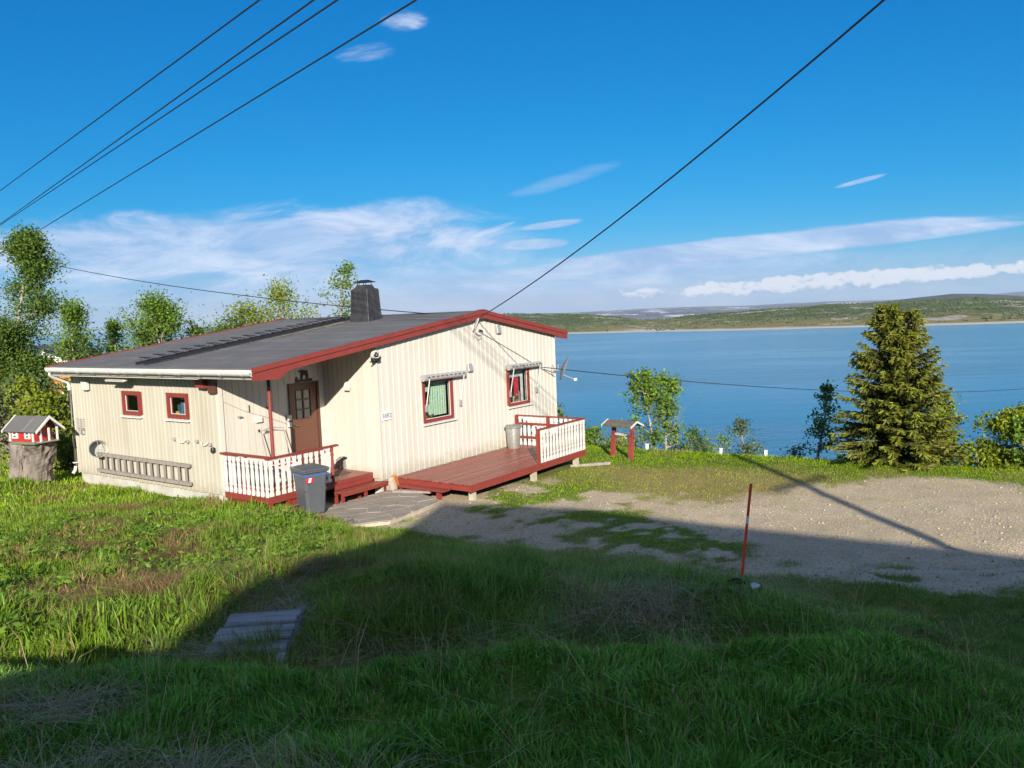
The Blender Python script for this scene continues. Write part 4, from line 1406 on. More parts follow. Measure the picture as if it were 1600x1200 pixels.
l = MB(); l.add(*taper(rect(.58, .68), rect(.54, .62), 0.958, 0.995)); 
lid = l.build('lid', BINGREY, bn, bevel=0.012)
l = MB(); l.add(*taper(rect(.48, .54), rect(.34, .38), 0.997, 1.03)); l.build('lid_crown', BINGREY, lid, bevel=0.01)
l = MB(); l.tube([(-0.2, 0.34, 0.94), (-0.2, 0.40, 0.96), (0.2, 0.40, 0.96), (0.2, 0.34, 0.94)], 0.016, 8); l.build('handle', BINGREY, bn)
for s in (-1, 1):
    w = MB(lambda x, y, z: (z * 1.0, x, y)); w.lathe([(0.02, -.03), (0.10, -.03), (0.105, 0), (0.10, .03), (0.02, .03)], 18)
    wo = w.build('wheel', BLACK, bn, smooth=True); wo.location = (s * 0.235, 0.20, 0.105)
for k, cc in enumerate(((.6, .02, .015), (.75, .74, .72), (.6, .02, .015))):
    x0 = -0.24 + k * 0.055
    MB().add([(x0 + dx, -0.2915 - 0.0005 * k, z) for dx, z in ((0, .73), (.055, .73), (.075, .815), (.02, .815))], [(0, 1, 2, 3)]).build('reflector', mat('reflector_%d' % (k % 2), cc, .4), body, recalc=False)
tag(bn, 'dark grey wheeled rubbish bin with blue stripe beside the porch railing', 'bin')
wb = hw(0.62, -1.98)
hplace(bn, 0.62, -1.98, -0.43, math.radians(-14))

# galvanised dustbin on the deck
tc_ = empty('dustbin')
MB().lathe([(0.165, 0), (0.17, 0.01), (0.205, 0.55), (0.215, 0.56), (0.212, 0.58)], 24).build('body', GALV, tc_, smooth=True)
MB().lathe([(0.228, 0.565), (0.232, 0.60), (0.20, 0.635), (0.06, 0.655), (0.0, 0.657)], 24, cap=False).build('lid', mat('zinc_lid', (.24, .25, .23), .5, (.33, .34, .31), 12, metallic=.5), tc_, smooth=True)
h = MB(); h.tube([(-.06, 0, .65), (-.05, 0, .69), (.05, 0, .69), (.06, 0, .65)], .008, 6); h.build('lid_handle', GALV, tc_)
for s in (-1, 1):
    h = MB(); h.tube([(s * .205, -.06, .46), (s * .245, -.05, .44), (s * .245, .05, .44), (s * .205, .06, .46)], .008, 6); h.build('side_handle', GALV, tc_)
tag(tc_, 'galvanised metal dustbin with lid standing on the red deck', 'dustbin')
hplace(tc_, 7.62, -2.08, DZ + 0.001)

# ladder hung on the long wall
la = empty('ladder')
for z0 in (0.02, 0.42):
    MB(FA).add([(u, o, z) for u in (1.12, 5.02) for o, z in ((0.055, z0), (0.125, z0), (0.125, z0 + 0.075), (0.055, z0 + 0.075))],
               [(0, 1, 2, 3), (7, 6, 5, 4), (0, 4, 5, 1), (1, 5, 6, 2), (2, 6, 7, 3), (3, 7, 4, 0)]).build('rail', WOOD, la)
for i in range(14):
    u = 1.25 + i * 0.28
    MB(FA).box(u - 0.018, u + 0.018, 0.07, 0.11, 0.096, 0.419).build('rung', WOOD, la)
for u in (1.6, 4.4):
    MB(FA).box(u - .015, u + .015, 0.021, 0.054, 0.28, 0.46).build('hanger', BLACK, la)
hplace(la, 0, 0, 0)
tag(la, 'weathered wooden ladder hung sideways along the cream wall', 'ladder')

# metal pail hung by the ladder
bk = empty('bucket')
R_, dep = 0.205, 0.30
mbk = MB(); mbk.lathe([(0.0, 0), (R_ * 0.8, 0), (R_ * 0.82, 0.02), (R_, dep), (R_ + 0.012, dep + .008), (R_ - 0.008, dep - 0.004), (R_ * 0.78, 0.03), (0.0, 0.03)], 22, cap=False)
mbk.build('pail', GALV, bk, smooth=True)
hb = MB(); hb.tube([(R_ * math.cos(a), 0.02, dep + R_ * .7 * math.sin(a)) for a in np.linspace(0, math.pi, 11)], 0.007, 6); hb.build('handle', GALV, bk)
w = hw(-0.10, 5.02)
bk.location = (float(w[0]), float(w[1]), 0.56)
bk.rotation_euler = Euler((0, math.radians(-80), HOUSE_YAW + math.radians(72)), 'XYZ')
tag(bk, 'round galvanised metal pail hung open end outward beside the ladder', 'bucket')
# wire basket with a hose reel above it
wr = empty('wire_rack')
for k in range(6):
    z = 1.29 - k * 0.055
    MB(FA).tube([(6.0, 0.03, z), (5.99, 0.075, z - .005), (5.62, 0.075, z - .005), (5.61, 0.03, z)], 0.0045, 4).build('bar', LAMPGREY, wr)
MB(FA).tube([(5.80, 0.08, 1.30), (5.80, 0.08, 0.95)], 0.005, 4).build('bar', LAMPGREY, wr)
MB(FA).tube([(5.73 + 0.1 * math.cos(a), 0.085, 0.99 + 0.08 * math.sin(a)) for a in np.linspace(0, 6.4, 15)], 0.012, 6).build('hose_coil', LAMPGREY, wr)
hplace(wr, 0, 0, 0)
tag(wr, 'small wire rack with a coil hung near the downpipe', 'rack')

# number plate and moose sign
def text_mesh(txt, size):
    cu = bpy.data.curves.new('digits', 'FONT')
    cu.body = txt; cu.size = size; cu.align_x = 'CENTER'; cu.align_y = 'CENTER'; cu.extrude = 0.0015
    o = bpy.data.objects.new('digits', cu)
    COL.objects.link(o)
    dg = bpy.context.evaluated_depsgraph_get()
    me = bpy.data.meshes.new_from_object(o.evaluated_get(dg))
    bpy.data.objects.remove(o)
    return me


ns = empty('number_sign')
MB().box(-0.15, 0.15, -0.012, 0.0, -0.095, 0.095).build('plate', SIGNW, ns, bevel=0.003)
me = text_mesh('3882', 0.155)
me.materials.clear(); me.materials.append(INK)
dg_ = bpy.data.objects.new('digits', me); COL.objects.link(dg_); dg_.parent = ns
dg_.location = (0, -0.0145, 0.0); dg_.rotation_euler = (math.pi / 2, 0, 0)
tag(ns, 'white house number plate reading 3882 on the cream gable wall', 'sign')
hplace(ns, 3.06, -D - 0.028, 1.285)

ms = empty('moose_sign')
moose = [(.03, .0), (.03, .14), (.05, .19), (.02, .21), (-.02, .20), (-.05, .235), (-.03, .26), (.03, .255), (.05, .285), (.08, .265), (.12, .275), (.18, .255), (.27, .25), (.30, .22), (.30, .12), (.31, .0), (.28, .0), (.275, .09), (.25, .13), (.245, .0), (.22, .0), (.215, .12), (.12, .115), (.105, .09), (.095, .0), (.07, .0), (.07, .09), (.055, .0)]
MB().prism([((x - .12) * .80, z * .78 + .06) for x, z in moose], -0.008, 0.0, 'y').build('moose', BLACK, ms)
MB().prism([(-.24, 0), (.26, 0), (.26, .045), (.24, .06), (.10, .05), (-.05, .055), (-.14, .05), (-.155, .09), (-.17, .085), (-.175, .12), (-.195, .125), (-.2, .09), (-.225, .10), (-.235, .045)], -0.009, -0.001, 'y').build('base_strip', BLACK, ms)
tag(ms, 'black cut-out sign with a standing moose above the brown door', 'sign')
hplace(ms, 2.24, -0.006, 2.112)

# satellite dish at the corner
sd = empty('satellite_dish')
d = MB()
n, rings = 20, 5
vs = [(0, 0, 0)]
for r in range(1, rings + 1):
    rr_ = 0.36 * r / rings
    vs += [(rr_ * math.cos(k * 6.2832 / n), rr_ * math.sin(k * 6.2832 / n) * 1.08, 0.55 * rr_ ** 2) for k in range(n)]
fs = [(0, 1 + k, 1 + (k + 1) % n) for k in range(n)]
for r in range(rings - 1):
    fs += [(1 + r * n + k, 1 + (r + 1) * n + k, 1 + (r + 1) * n + (k + 1) % n, 1 + r * n + (k + 1) % n) for k in range(n)]
d.add(vs, fs)
do = d.build('dish', mat('dish_grey', (.15, .155, .17), .5), sd, smooth=True, recalc=False)
so = do.modifiers.new('thick', 'SOLIDIFY'); so.thickness = 0.012
ax_ = Vector((0.54, -0.76, -0.36)).normalized()
Md = Matrix.Translation((0.16, -0.20, 0.06)) @ ax_.to_track_quat('Z', 'X').to_matrix().to_4x4()
do.matrix_local = Md
fd = Md @ Vector((0.0, 0, 0.42)) + Vector((0, 0, -0.22))
MB().tube([tuple(Md @ Vector((0, 0, 0.02)) + Vector((0, 0, -0.20))), tuple(fd)], 0.012, 6).build('feed_arm', LAMPGREY, sd)
MB().box(fd.x - .05, fd.x + .05, fd.y - .035, fd.y + .035, fd.z - .035, fd.z + .05).build('feed_head', WHITE, sd, bevel=0.01)
MB().tube([(-0.05, -0.03, 0.0), (0.0, -0.16, 0.0), (0.0, -0.16, 0.16), (0.24, -0.16, 0.12)], 0.02, 8).build('mount', LAMPGREY, sd)
MB().tube([(-0.14 + .09 * math.cos(a), -.06, .02 + .15 * math.sin(a)) for a in np.linspace(0, 6.3, 16)], 0.008, 5).build('cable_loop', LAMPGREY, sd)
tag(sd, 'grey satellite dish seen edge-on at the corner of the gable wall', 'satellite dish')
hplace(sd, 10.26, -D, 1.76)

# snow scoop leaning in the porch
ss = empty('snow_scoop')
t = MB()
t.add([(-.32, 0, 0), (.32, 0, 0), (.30, .02, .0), (-.30, .02, 0), (-.36, -.05, .42), (.36, -.05, .42), (.34, -.03, .42), (-.34, -.03, .42)],
      [(0, 1, 5, 4), (2, 3, 7, 6), (0, 4, 7, 3), (1, 2, 6, 5), (0, 3, 2, 1), (4, 5, 6, 7)])
t.build('blade', WHITE, ss)
for s in (-1, 1):
    MB().prism([(0.0, 0.0), (-.05, .42), (-.20, .36), (-.14, 0.05)], s * .345 - .008, s * .345 + .008, 'x').build('side_flange', WHITE, ss)
hd = MB(); hd.tube([(-.30, -.02, .30), (-.30, .22, 1.15), (.0, .24, 1.20), (.3, .22, 1.15), (.30, -.02, .30)], 0.012, 6); hd.build('handle', WOOD, ss)
MB().box(-.33, .33, -.075, -.068, .37, .40).build('trim', mat('scoop_red', (.45, .02, .02), .5), ss)
tag(ss, 'white snow scoop standing on the porch behind the railing', 'snow scoop')
hplace(ss, 1.15, -0.40, 0.335 - 0.33, 0.0)
# boards standing on the landing
gp = MB(); gp.prism([(-0.62, 0.0), (-0.30, 0.0), (-0.30, 0.20), (-0.42, 0.28), (-0.60, 0.30)], 0.012, 0.035, 'y')
gp.fn = lambda u, o, z: (-o, u, z)
gpo = gp.build('grey_panel', GREYWOOD)
hplace(gpo, W1 - 0.005, 0, 0.001)
tag(gpo, 'small weathered grey board propped on the porch against the return wall', 'board')
dm = MB(); dm.box(1.95, 2.6, -1.05, -0.6, 0.003, 0.016)
dmo = dm.build('door_mat', mat('mat_dark', (.06, .05, .045), .95, (.10, .09, .08), 30))
hplace(dmo, 0, 0, 0)
tag(dmo, 'dark flat doormat lying on the red porch floor', 'doormat')
# orange carton leaning at the foot of the gable
oc = MB(); oc.box(-.10, .10, -.05, .05, 0, .30)
oco = oc.build('carton', mat('carton_orange', (.50, .17, .03), .6, (.45, .15, .03), 5))
MB().box(-.102, -.02, -.052, .052, .0, .301).build('label_panel', mat('carton_pale', (.50, .42, .34), .6), oco)
hplace(oco, 3.05, -2.0, -0.40, 0.2)
oco.rotation_euler[1] = math.radians(-24)
tag(oco, 'orange and pale carton leaning between the step and the deck', 'carton')
oco.location.z = -0.36
pk = MB(); pk.box(-.45, .45, -.07, .07, 0, .05)
pko = pk.build('plank', WOOD)
hplace(pko, 3.0, -2.55, -0.402, math.radians(-70))
tag(pko, 'loose brown plank lying beside the deck on the flagstones', 'plank')


# ------------------------------------------------------------------ garden things
def stump_and_toyhouse():
    bx, by = -11.80, 19.3
    bz = gz1(bx, by)
    st = empty('tree_stump', (bx, by, bz - 0.05))
    m = mat('stump_wood', (.25, .215, .185), .9, (.115, .095, .08), 4, .35, .65, 1.0, 7, (1, 1, .35), bdist=.08)
    def trunk(cx, cy, r0, r1, h, seed, lean=0.0, n=22, lv=12):
        mb = MB(); vs = []
        for i in range(lv + 1):
            t = i / lv
            for k in range(n):
                a = k * 6.2832 / n
                rr = (r0 + (r1 - r0) * t) * (1 + 0.42 * (float(fbm(math.cos(a) * 2.2 + seed, math.sin(a) * 2.2 + t * 3.0, seed, 4)) - .5) * 2) * (1 + .25 * (1 - t) ** 4)
                vs.append((cx + lean * t + rr * math.cos(a), cy + rr * math.sin(a) * .85, h * t + (0.04 * math.sin(a * 3 + seed) if i == lv else 0)))
        fs = [(i * n + k, i * n + (k + 1) % n, (i + 1) * n + (k + 1) % n, (i + 1) * n + k) for i in range(lv) for k in range(n)]
        fs += [tuple(range(n - 1, -1, -1)), tuple(lv * n + k for k in range(n))]
        mb.add(vs, fs)
        return mb
    trunk(0.12, 0.05, .30, .46, .86, 3).build('bole', m, st, smooth=False)
    trunk(-.30, -.18, .19, .15, .90, 8, 0.06).build('side_stem', m, st, smooth=False)
    tag(st, 'thick grey forked tree stump carrying a small red play house', 'stump')
    # small red house
    t = empty('toy_house', (bx + 0.10, by, bz + 0.90), math.radians(-24))
    TR = mat('toy_red', (.42, .022, .02), .5, (.36, .02, .018), 6)
    Wd, Dp, H = 0.62, 0.42, 0.27
    MB().box(-.36, .36, -.24, .24, 0, .05).build('base', mat('toy_base', (.13, .15, .09), .8), t)
    mb = MB(); mb.prism([(-.20, .05), (.20, .05), (.20, .05 + H), (0, .05 + H + .20), (-.20, .05 + H)], -.42, .30, 'x'); mb.build('wall', TR, t)
    for s in (-1, 1):
        mb = MB(); mb.prism([(0, .05 + H + .235), (s * .30, .05 + H - .035), (s * .30, .05 + H - .06), (0, .05 + H + .205)], -.50, .52, 'x'); ro = mb.build('roof', FELT, t)
        if s < 0:
            MB().prism([(-.05, .05 + H + .195), (-.30, .05 + H - .03), (-.30, .05 + H - .034), (-.05, .05 + H + .19)], .10, .125, 'x').build('roof_batten', WOOD, t)
        for x0, x1 in ((-.525, -.501), (.521, .545)):
            mb = MB(); mb.prism([(0, .05 + H + .25), (s * .315, .05 + H - .035), (s * .315, .05 + H - .085), (0, .05 + H + .19)], x0, x1, 'x'); mb.build('barge_board', WHITE, t)
    for x in (-.42, .28):
        MB().box(x - .02, x + .02, -.222, -.201, .05, .05 + H - .02).build('corner_board', WHITE, t)
    for x in (-.26, .12):
        w = MB().box(x - .085, x + .085, -.222, -.201, .11, .27).build('window', WHITE, t)
        for dx in (-.035, .004):
            for dz in (.14, .20):
                MB().box(x + dx, x + dx + .03, -.226, -.2225, dz, dz + .03).build('pane', BLACK, w)
    for y in (-.18, 0.0, .18):
        MB().box(.46, .49, y - .015, y + .015, .05, .05 + H).build('porch_post', WHITE, t)
    w = MB().box(.301, .32, -.06, .06, .05 + H + .02, .05 + H + .11).build('window', WHITE, t)
    MB().box(.3205, .324, -.04, .04, .05 + H + .035, .05 + H + .095).build('pane', BLACK, w)
    MB().box(.30, .5, -.2, .2, .03, .055).build('porch_floor', WOOD, t)
    mb = MB(); mb.tube([(-.52, -.215, .05 + H - .02), (.50, -.215, .05 + H - .02)], .022, 8); mb.build('eave_beam', TR, t)
    tag(t, 'small red play house with white trim on top of the tree stump', 'toy house')
    tilt = math.radians(2)
    t.scale = (1.18, 1.18, 1.18)
    st.scale = (0.95, 0.95, 1.05)


stump_and_toyhouse()


def well_stand():
    p1, p2 = hit(957, 713), hit(985, 717)
    c = (p1 + p2) / 2
    ang = math.atan2(p2[1] - p1[1], p2[0] - p1[0])
    hw_ = np.hypot(*(p2 - p1)[:2]) / 2
    hw_ = min(max(hw_, .24), .6)
    zb = gz1(c[0], c[1])
    e = empty('well_canopy', (c[0], c[1], zb), ang)
    R2 = mat('well_red', (.26, .045, .035), .7, (.19, .035, .03), 7)
    top = 1.02
    for s in (-1, 1):
        MB().prism([(s * hw_ - .065 - s * .0, -.15), (s * hw_ + .065, -.15), (s * hw_ + .045 + .09, top - .06), (s * hw_ - .035 + .09, top - .06)], -.05, .05, 'y').build('post', R2, e)
    for s in (-1, 1):
        MB().prism([(0, top + .03), (s * .27, top - .10), (s * .27, top - .13), (0, top)], -hw_ - .12, hw_ + .25, 'x').build('roof_half', mat('mossy_shingle', (.14, .12, .085), .95, (.085, .075, .055), 14, bump=.6, bscale=30), e)
        for x in (-hw_ - .145, hw_ + .252):
            MB().prism([(0, top + .05), (s * .29, top - .09), (s * .29, top - .14), (0, top - .005)], x, x + .022, 'x').build('barge_board', WHITE, e)
    MB().tube([(-hw_ - .0, 0, .62), (hw_ + .20, 0, .60)], .016, 8).build('windlass', R2, e)
    MB().tube([(hw_ + .20, 0, .60), (hw_ + .21, 0, .38), (hw_ + .32, 0, .36)], .012, 6).build('crank', BLACK, e)
    fish = [(-.22, .66), (-.15, .69), (.0, .69), (.12, .66), (.24, .67), (.17, .62), (.20, .55), (.10, .60), (-.06, .61), (-.17, .62)]
    MB().prism(fish, -.012, .012, 'y').build('hanging_fish', WHITE, e)
    tag(e, 'red-posted ornamental well canopy with mossy little roof at the lawn edge', 'well canopy')


well_stand()

# snow stake with the culvert end beside it
p = hit(1157, 916)
sk = empty('snow_stake', (p[0], p[1], p[2] - 0.04))
tip = at_y(1173, 752, p[1] + 0.02)
v = Vector(tip) - Vector(p)
def stk(a, b, r, m, nm):
    MB().tube([tuple(v * a), tuple(v * b)], r, 10).build(nm, m, sk, smooth=True)
SR_ = mat('stake_red', (.85, .075, .025), .4, (.75, .06, .02), 3)
stk(0.0, 0.64, .0125, SR_, 'lower_cane'); stk(0.641, 0.71, .0128, mat('stake_white', (.7, .7, .72), .35), 'reflector_band'); stk(0.711, 1.02, .0125, mat('stake_red_light', (.72, .055, .025), .4), 'upper_cane')
tag(sk, 'thin red snow stake with a white reflector band in the grass', 'snow stake')
q = hit(1164, 928)
cv = MB()
cv.lathe([(.11, -.5), (.11, .0), (.095, .0), (.095, -.5)], 20)
cvo = cv.build('culvert_pipe', mat('culvert_black', (.012, .012, .014), .5), smooth=True)
cvo.location = (q[0] - .06, q[1] + .05, q[2] + .01); cvo.rotation_euler = (math.radians(75), 0, math.radians(-20))
tag(cvo, 'black culvert pipe end at the foot of the red snow stake', 'pipe')
pl = MB(); pl.prism([(.0, .0), (.06, .01), (.09, .05), (.05, .08), (.01, .07)], 0, .008, 'z')
plo = pl.build('plastic_sheet', mat('sheet_pale', (.55, .60, .68), .15))
plo.location = (q[0] + .06, q[1] - .0, q[2] + .03); plo.rotation_euler = (math.radians(25), 0, 0)
tag(plo, 'pale scrap of plastic sheet by the culvert pipe', 'plastic sheet')

# plank footbridge over the ditch
zb = 1.0
c = [at_z(x, y, zb) for x, y in ((333, 1014), (350, 960), (461, 956), (452, 1000))]
ang = math.atan2(c[2][1] - c[1][1] + c[3][1] - c[0][1], c[2][0] - c[1][0] + c[3][0] - c[0][0])
cen = sum(c) / 4
fb = empty('plank_bridge', (cen[0], cen[1], zb - .05), ang)
for k in range(5):
    y = -.40 + k * .168
    mb = MB(); mb.box(-.30 + random.uniform(-.015, .015), .30 + random.uniform(-.015, .015), y, y + .142, random.uniform(-.004, .004), .045)
    o = mb.build('plank', GREYWOOD, fb, bevel=.008)
    o.rotation_euler = (random.uniform(-.02, .02), 0, random.uniform(-.02, .02))
for x in (-.26, .24):
    MB().box(x, x + .07, -.55, .60, -.12, -.006).build('bearer', GREYWOOD, fb)
tag(fb, 'short grey plank footbridge over the grassy ditch', 'footbridge')

# white fence posts along the lawn edge
for k, (px, py, ptop) in enumerate(((955, 714, 697), (1011, 712, 694), (1126, 710, 701), (1196, 716, 704))):
    yy = {955: 24.6, 1011: 24.3, 1126: 23.6, 1196: 22.9}[px]
    a = at_y(px, py, yy); b = at_y(px, ptop, yy)
    z0 = gz1(a[0], a[1])
    mb = MB(); mb.box(-.045, .045, -.045, .045, -.1, b[2] - z0)
    mb.box(-.05, .05, -.05, .05, b[2] - z0, b[2] - z0 + .015)
    o = mb.build('fence_post', WHITE)
    o.location = (a[0], a[1], z0)
    tag(o, ['white fence post standing behind a leg of the well canopy', 'white fence post between the well canopy and the leafy birch', 'white fence post standing next to the round shrub', 'white fence post standing next to the small crooked shrub'][k], 'post', 'white fence posts along the lawn edge')
# border plank by the deck end
mb = MB(); mb.box(-.55, .55, -.04, .04, 0, .07)
p = hit(922, 728)
o = mb.build('border_plank', WOOD)
o.location = (p[0], p[1], p[2]); o.rotation_euler = (0, 0, math.radians(12))
tag(o, 'grey border plank lying in the grass beyond the deck', 'plank')


# ------------------------------------------------------------------ poles and cables
def pole(name, x, y, top, label, arm=None):
    z0 = gz1(x, y)
    e = empty(name, (x, y, z0 - .3))
    MB().tube([(0, 0, 0), (0, 0, top - z0 + .3)], [.135, .10], 14).build('shaft', POLEWOOD, e, smooth=True)
    if arm:
        za, ang = arm
        mb = MB(lambda a, b, c: (a * math.cos(ang) - b * math.sin(ang), a * math.sin(ang) + b * math.cos(ang), c))
        mb.box(-1.1, 1.1, -.05, .05, za - z0 + .3 - .12, za - z0 + .3 - .02)
        mb.build('crossarm', POLEWOOD, e)
    tag(e, label, 'utility pole')
    return e


def plane_z(a, b, x, y):
    n = np.cross(ray(*a), ray(*b))
    return CAM_Z - (n[0] * x + n[1] * y) / n[2]


WIRES = [((0, 298), (405, 0)), ((0, 350), (490, 0)), ((0, 352), (527, 0)), ((20, 385), (650, 0))]
NP, FP = np.array([8.3, -3.2]), np.array([-30.0, 44.0])
dirv = (FP - NP) / np.hypot(*(FP - NP))
perp = np.array([-dirv[1], dirv[0]])
pole('utility_pole', NP[0], NP[1], 10.8, 'tall wooden utility pole whose shadow crosses the gravel yard', (7.5, math.atan2(perp[1], perp[0])))
pole('utility_pole', FP[0], FP[1], 9.2, 'wooden utility pole standing beyond the tall birches', (8.2, math.atan2(perp[1], perp[0])))


def cable(name, a, b, r, label, group, sag=0.0, n=24):
    a, b = Vector(a), Vector(b)
    pts = [a.lerp(b, t / n) - Vector((0, 0, sag * 4 * (t / n) * (1 - t / n))) for t in range(n + 1)]
    o = MB().tube(pts, r, 6).build(name, CABLE, smooth=True)
    tag(o, label, 'cable', group)


for k, (wa_, wb_) in enumerate(WIRES):
    off = (-1.0, -.25, .1, 1.0)[k]
    # each wire is taken where its plane of sight meets the vertical planes of the two crossarms
    n_ = perp * -off
    A = NP + n_
    B = FP + n_
    za, zb_ = plane_z(wa_, wb_, *A), plane_z(wa_, wb_, *B)
    if abs(zb_ - 8.2) > 1.0:
        # slide along the crossarm direction until it hangs at a believable height
        best = min((abs(plane_z(wa_, wb_, *(FP + perp * s)) - 8.2), s) for s in np.arange(-8, 8, .05))
        B = FP + perp * best[1]; zb_ = plane_z(wa_, wb_, *B)
    best = min((abs(plane_z(wa_, wb_, *(NP + perp * s)) - 7.6), s) for s in np.arange(-4, 4, .05))
    A = NP + perp * best[1]; za = plane_z(wa_, wb_, *A)
    cable('power_cable', (A[0], A[1], za), (B[0], B[1], zb_), .0125, ['overhead power wire standing alone, farthest from the house', 'upper wire of the close pair of overhead power wires', 'lower wire of the close pair of overhead power wires', 'overhead power wire nearest the house, entering the tall birch'][k], 'overhead power wires')
bw = hw(6.46, -D - 0.19)
A = NP + np.array([0.0, .1])
za = plane_z((757, 480), (1370, 0), *A)
cable('service_cable', (bw[0], bw[1], 3.42), (8.0, -3.1, 10.4), .0125, 'thick black service cable rising from the gable peak', None, sag=.66)
cable('service_cable', (bw[0], bw[1], 3.43), (FP[0] + .1, FP[1] - .1, 8.7), .014, 'black cable passing behind the chimney towards the tall birches', None, sag=.55)
lw = hw(9.36, -D - .05)
e1, e2 = at_y(1240, 592, 34), at_y(1750, 588, 52)
cable('telephone_cable', (lw[0], lw[1], 1.93), tuple(e2), .013, 'thin cable running from the gable corner out over the sea view', None, sag=.9)
pole('utility_pole', float(e2[0]), float(e2[1]), float(e2[2]) + .3, 'short wooden pole on the shore slope holding the thin cable')


# ------------------------------------------------------------------ houses beyond
def ochre_house():
    apex = at_y(44, 541, 33)
    zg = gz1(apex[0], apex[1])
    e = empty('ochre_house', (apex[0], apex[1], zg), math.radians(18))
    H = apex[2] - zg
    OC = mat('ochre_paint', (.44, .19, .05), .7, (.36, .15, .04), 3)
    hw2, ev = 3.6, H - 1.7
    MB().prism([(-hw2, -1.0), (hw2, -1.0), (hw2, ev), (0, H - .1), (-hw2, ev)], 0, 8, 'y').build('wall', OC, e)
    for s in (-1, 1):
        MB().prism([(0, H), (s * (hw2 + .4), ev - .17), (s * (hw2 + .4), ev - .27), (0, H - .1)], -.4, 8.4, 'y').build('roof', FELT, e)
        MB().prism([(0, H + .05), (s * (hw2 + .45), ev - .15), (s * (hw2 + .45), ev - .42), (0, H - .2)], -.44, -.405, 'y').build('barge_board', WHITE, e)
        w = MB().box(s * 1.6 - .5, s * 1.6 + .5, -.03, .0 - .002, .9, 2.1).build('window', WHITE, e)
        MB().box(s * 1.6 - .4, s * 1.6 + .4, -.036, -.031, 1.0, 2.0).build('pane', BLACK, w)
    for x in (-hw2, hw2):
        MB().box(x - .06, x + .06, -.05, -.004, -.5, ev - .1).build('corner_board', WHITE, e)
    tag(e, 'ochre house with white barge boards half hidden behind the tall birches', 'house')


ochre_house()


def shade_house():
    """the house that stands behind the viewpoint and throws the long shadow over the yard"""
    Lh = np.array([math.sin(SUN_HEAD), math.cos(SUN_HEAD)])
    k = math.tan(SUN_EL)
    s = 26.0
    p0 = at_z(690, 785, -.5)
    r0 = p0[:2] - Lh * s
    zr = -.5 + s * k
    rd = np.array([0.852, -0.523])
    p1 = at_z(1600, 892, -.55)
    # ridge runs so that its shadow follows the edge seen on the gravel
    q1 = p1[:2] - Lh * ((zr + .55) / k)
    rd = (q1 - r0) / np.hypot(*(q1 - r0))
    ang = math.atan2(rd[1], rd[0])
    zg = gz1(r0[0], r0[1] - 4) - .2
    e = empty('neighbour_house', (r0[0], r0[1], zg), ang)
    H = zr - zg
    ln, half = 15.0, 4.0
    ev = H - half * .40
    BR = mat('bounce_white_cladding', (.78, .77, .74), .6, (.70, .69, .66), 4)  # unseen walls made white to bounce sky light onto the verge
    MB().prism([(-half, -.5), (half, -.5), (half, ev), (0, H - .12), (-half, ev)], .3, ln - .3, 'x').build('wall', BR, e)
    for sgn in (-1, 1):
        MB().prism([(0, H), (sgn * (half + .4), ev - .16), (sgn * (half + .4), ev - .28), (0, H - .12)], 0, ln, 'x').build('roof', FELT, e)
        for x in (3, 7, 11):
            w = MB().box(x - .6, x + .6, sgn * half - .03, sgn * half + .03, 1.4, 2.6).build('window', WHITE, e)
            MB().box(x - .5, x + .5, sgn * half - .036, sgn * half + .036, 1.5, 2.5).build('pane', BLACK, w)
    # unseen low wing, added at the left end to shade the near ground
    MB().box(-4.2, .28, -3.4, 2.6, -.5, 3.05).build('shade_wing_wall', BR, e)
    MB().prism([(-3.8, 3.06), (3.0, 3.06), (3.0, 3.15), (-3.8, 3.6)], -4.5, .27, 'x').build('shade_wing_roof', FELT, e)
    tag(e, 'unseen house casting its roof shadow on the yard, white to bounce light', 'house')


shade_house()


# ------------------------------------------------------------------ trees and shrubs
def leaf_object(name, P, S, colr, m, parent, flat=0.0, aspect=1.5, rng=RNG):
    """one quad per leaf, turned at random"""
    n = len(P)
    d1 = rng.normal(size=(n, 3)); d1[:, 2] *= (1 - flat)
    d1 /= np.linalg.norm(d1, axis=1)[:, None] + 1e-9
    r = rng.normal(size=(n, 3))
    d2 = np.cross(d1, r); d2 /= np.linalg.norm(d2, axis=1)[:, None] + 1e-9
    a, b = d1 * (S * aspect)[:, None] * .5, d2 * S[:, None] * .5
    co = np.stack([P - a, P - b * .9 + a * .1, P + a, P + b * .9 + a * .1], 1).reshape(-1, 3)
    return raw_mesh(name, co, np.arange(n * 4).reshape(n, 4), colr, m, parent)


def raw_mesh(name, co, q, colr, m, parent=None, tri=None, tricol=None):
    me = bpy.data.meshes.new(name)
    me.vertices.add(len(co)); me.vertices.foreach_set('co', np.ascontiguousarray(co, dtype=np.float32).ravel())
    nq = len(q); nt = 0 if tri is None else len(tri)
    li = q.ravel() if tri is None else np.concatenate([q.ravel(), tri.ravel()])
    me.loops.add(len(li)); me.loops.foreach_set('vertex_index', li.astype(np.int32))
    me.polygons.add(nq + nt)
    ls = np.concatenate([np.arange(nq) * 4, nq * 4 + np.arange(nt) * 3]).astype(np.int32)
    lt = np.concatenate([np.full(nq, 4), np.full(nt, 3)]).astype(np.int32)
    me.polygons.foreach_set('loop_start', ls); me.polygons.foreach_set('loop_total', lt)
    me.update()
    a = me.attributes.new('col', 'FLOAT_COLOR', 'FACE')
    cc = np.concatenate([colr, np.ones((nq, 1))], 1) if tri is None else np.concatenate([np.concatenate([colr, tricol]), np.ones((nq + nt, 1))], 1)
    a.data.foreach_set('color', cc.astype(np.float32).ravel())
    me.materials.append(m)
    o = bpy.data.objects.new(name, me)
    COL.objects.link(o)
    if parent is not None:
        o.parent = parent
    return o


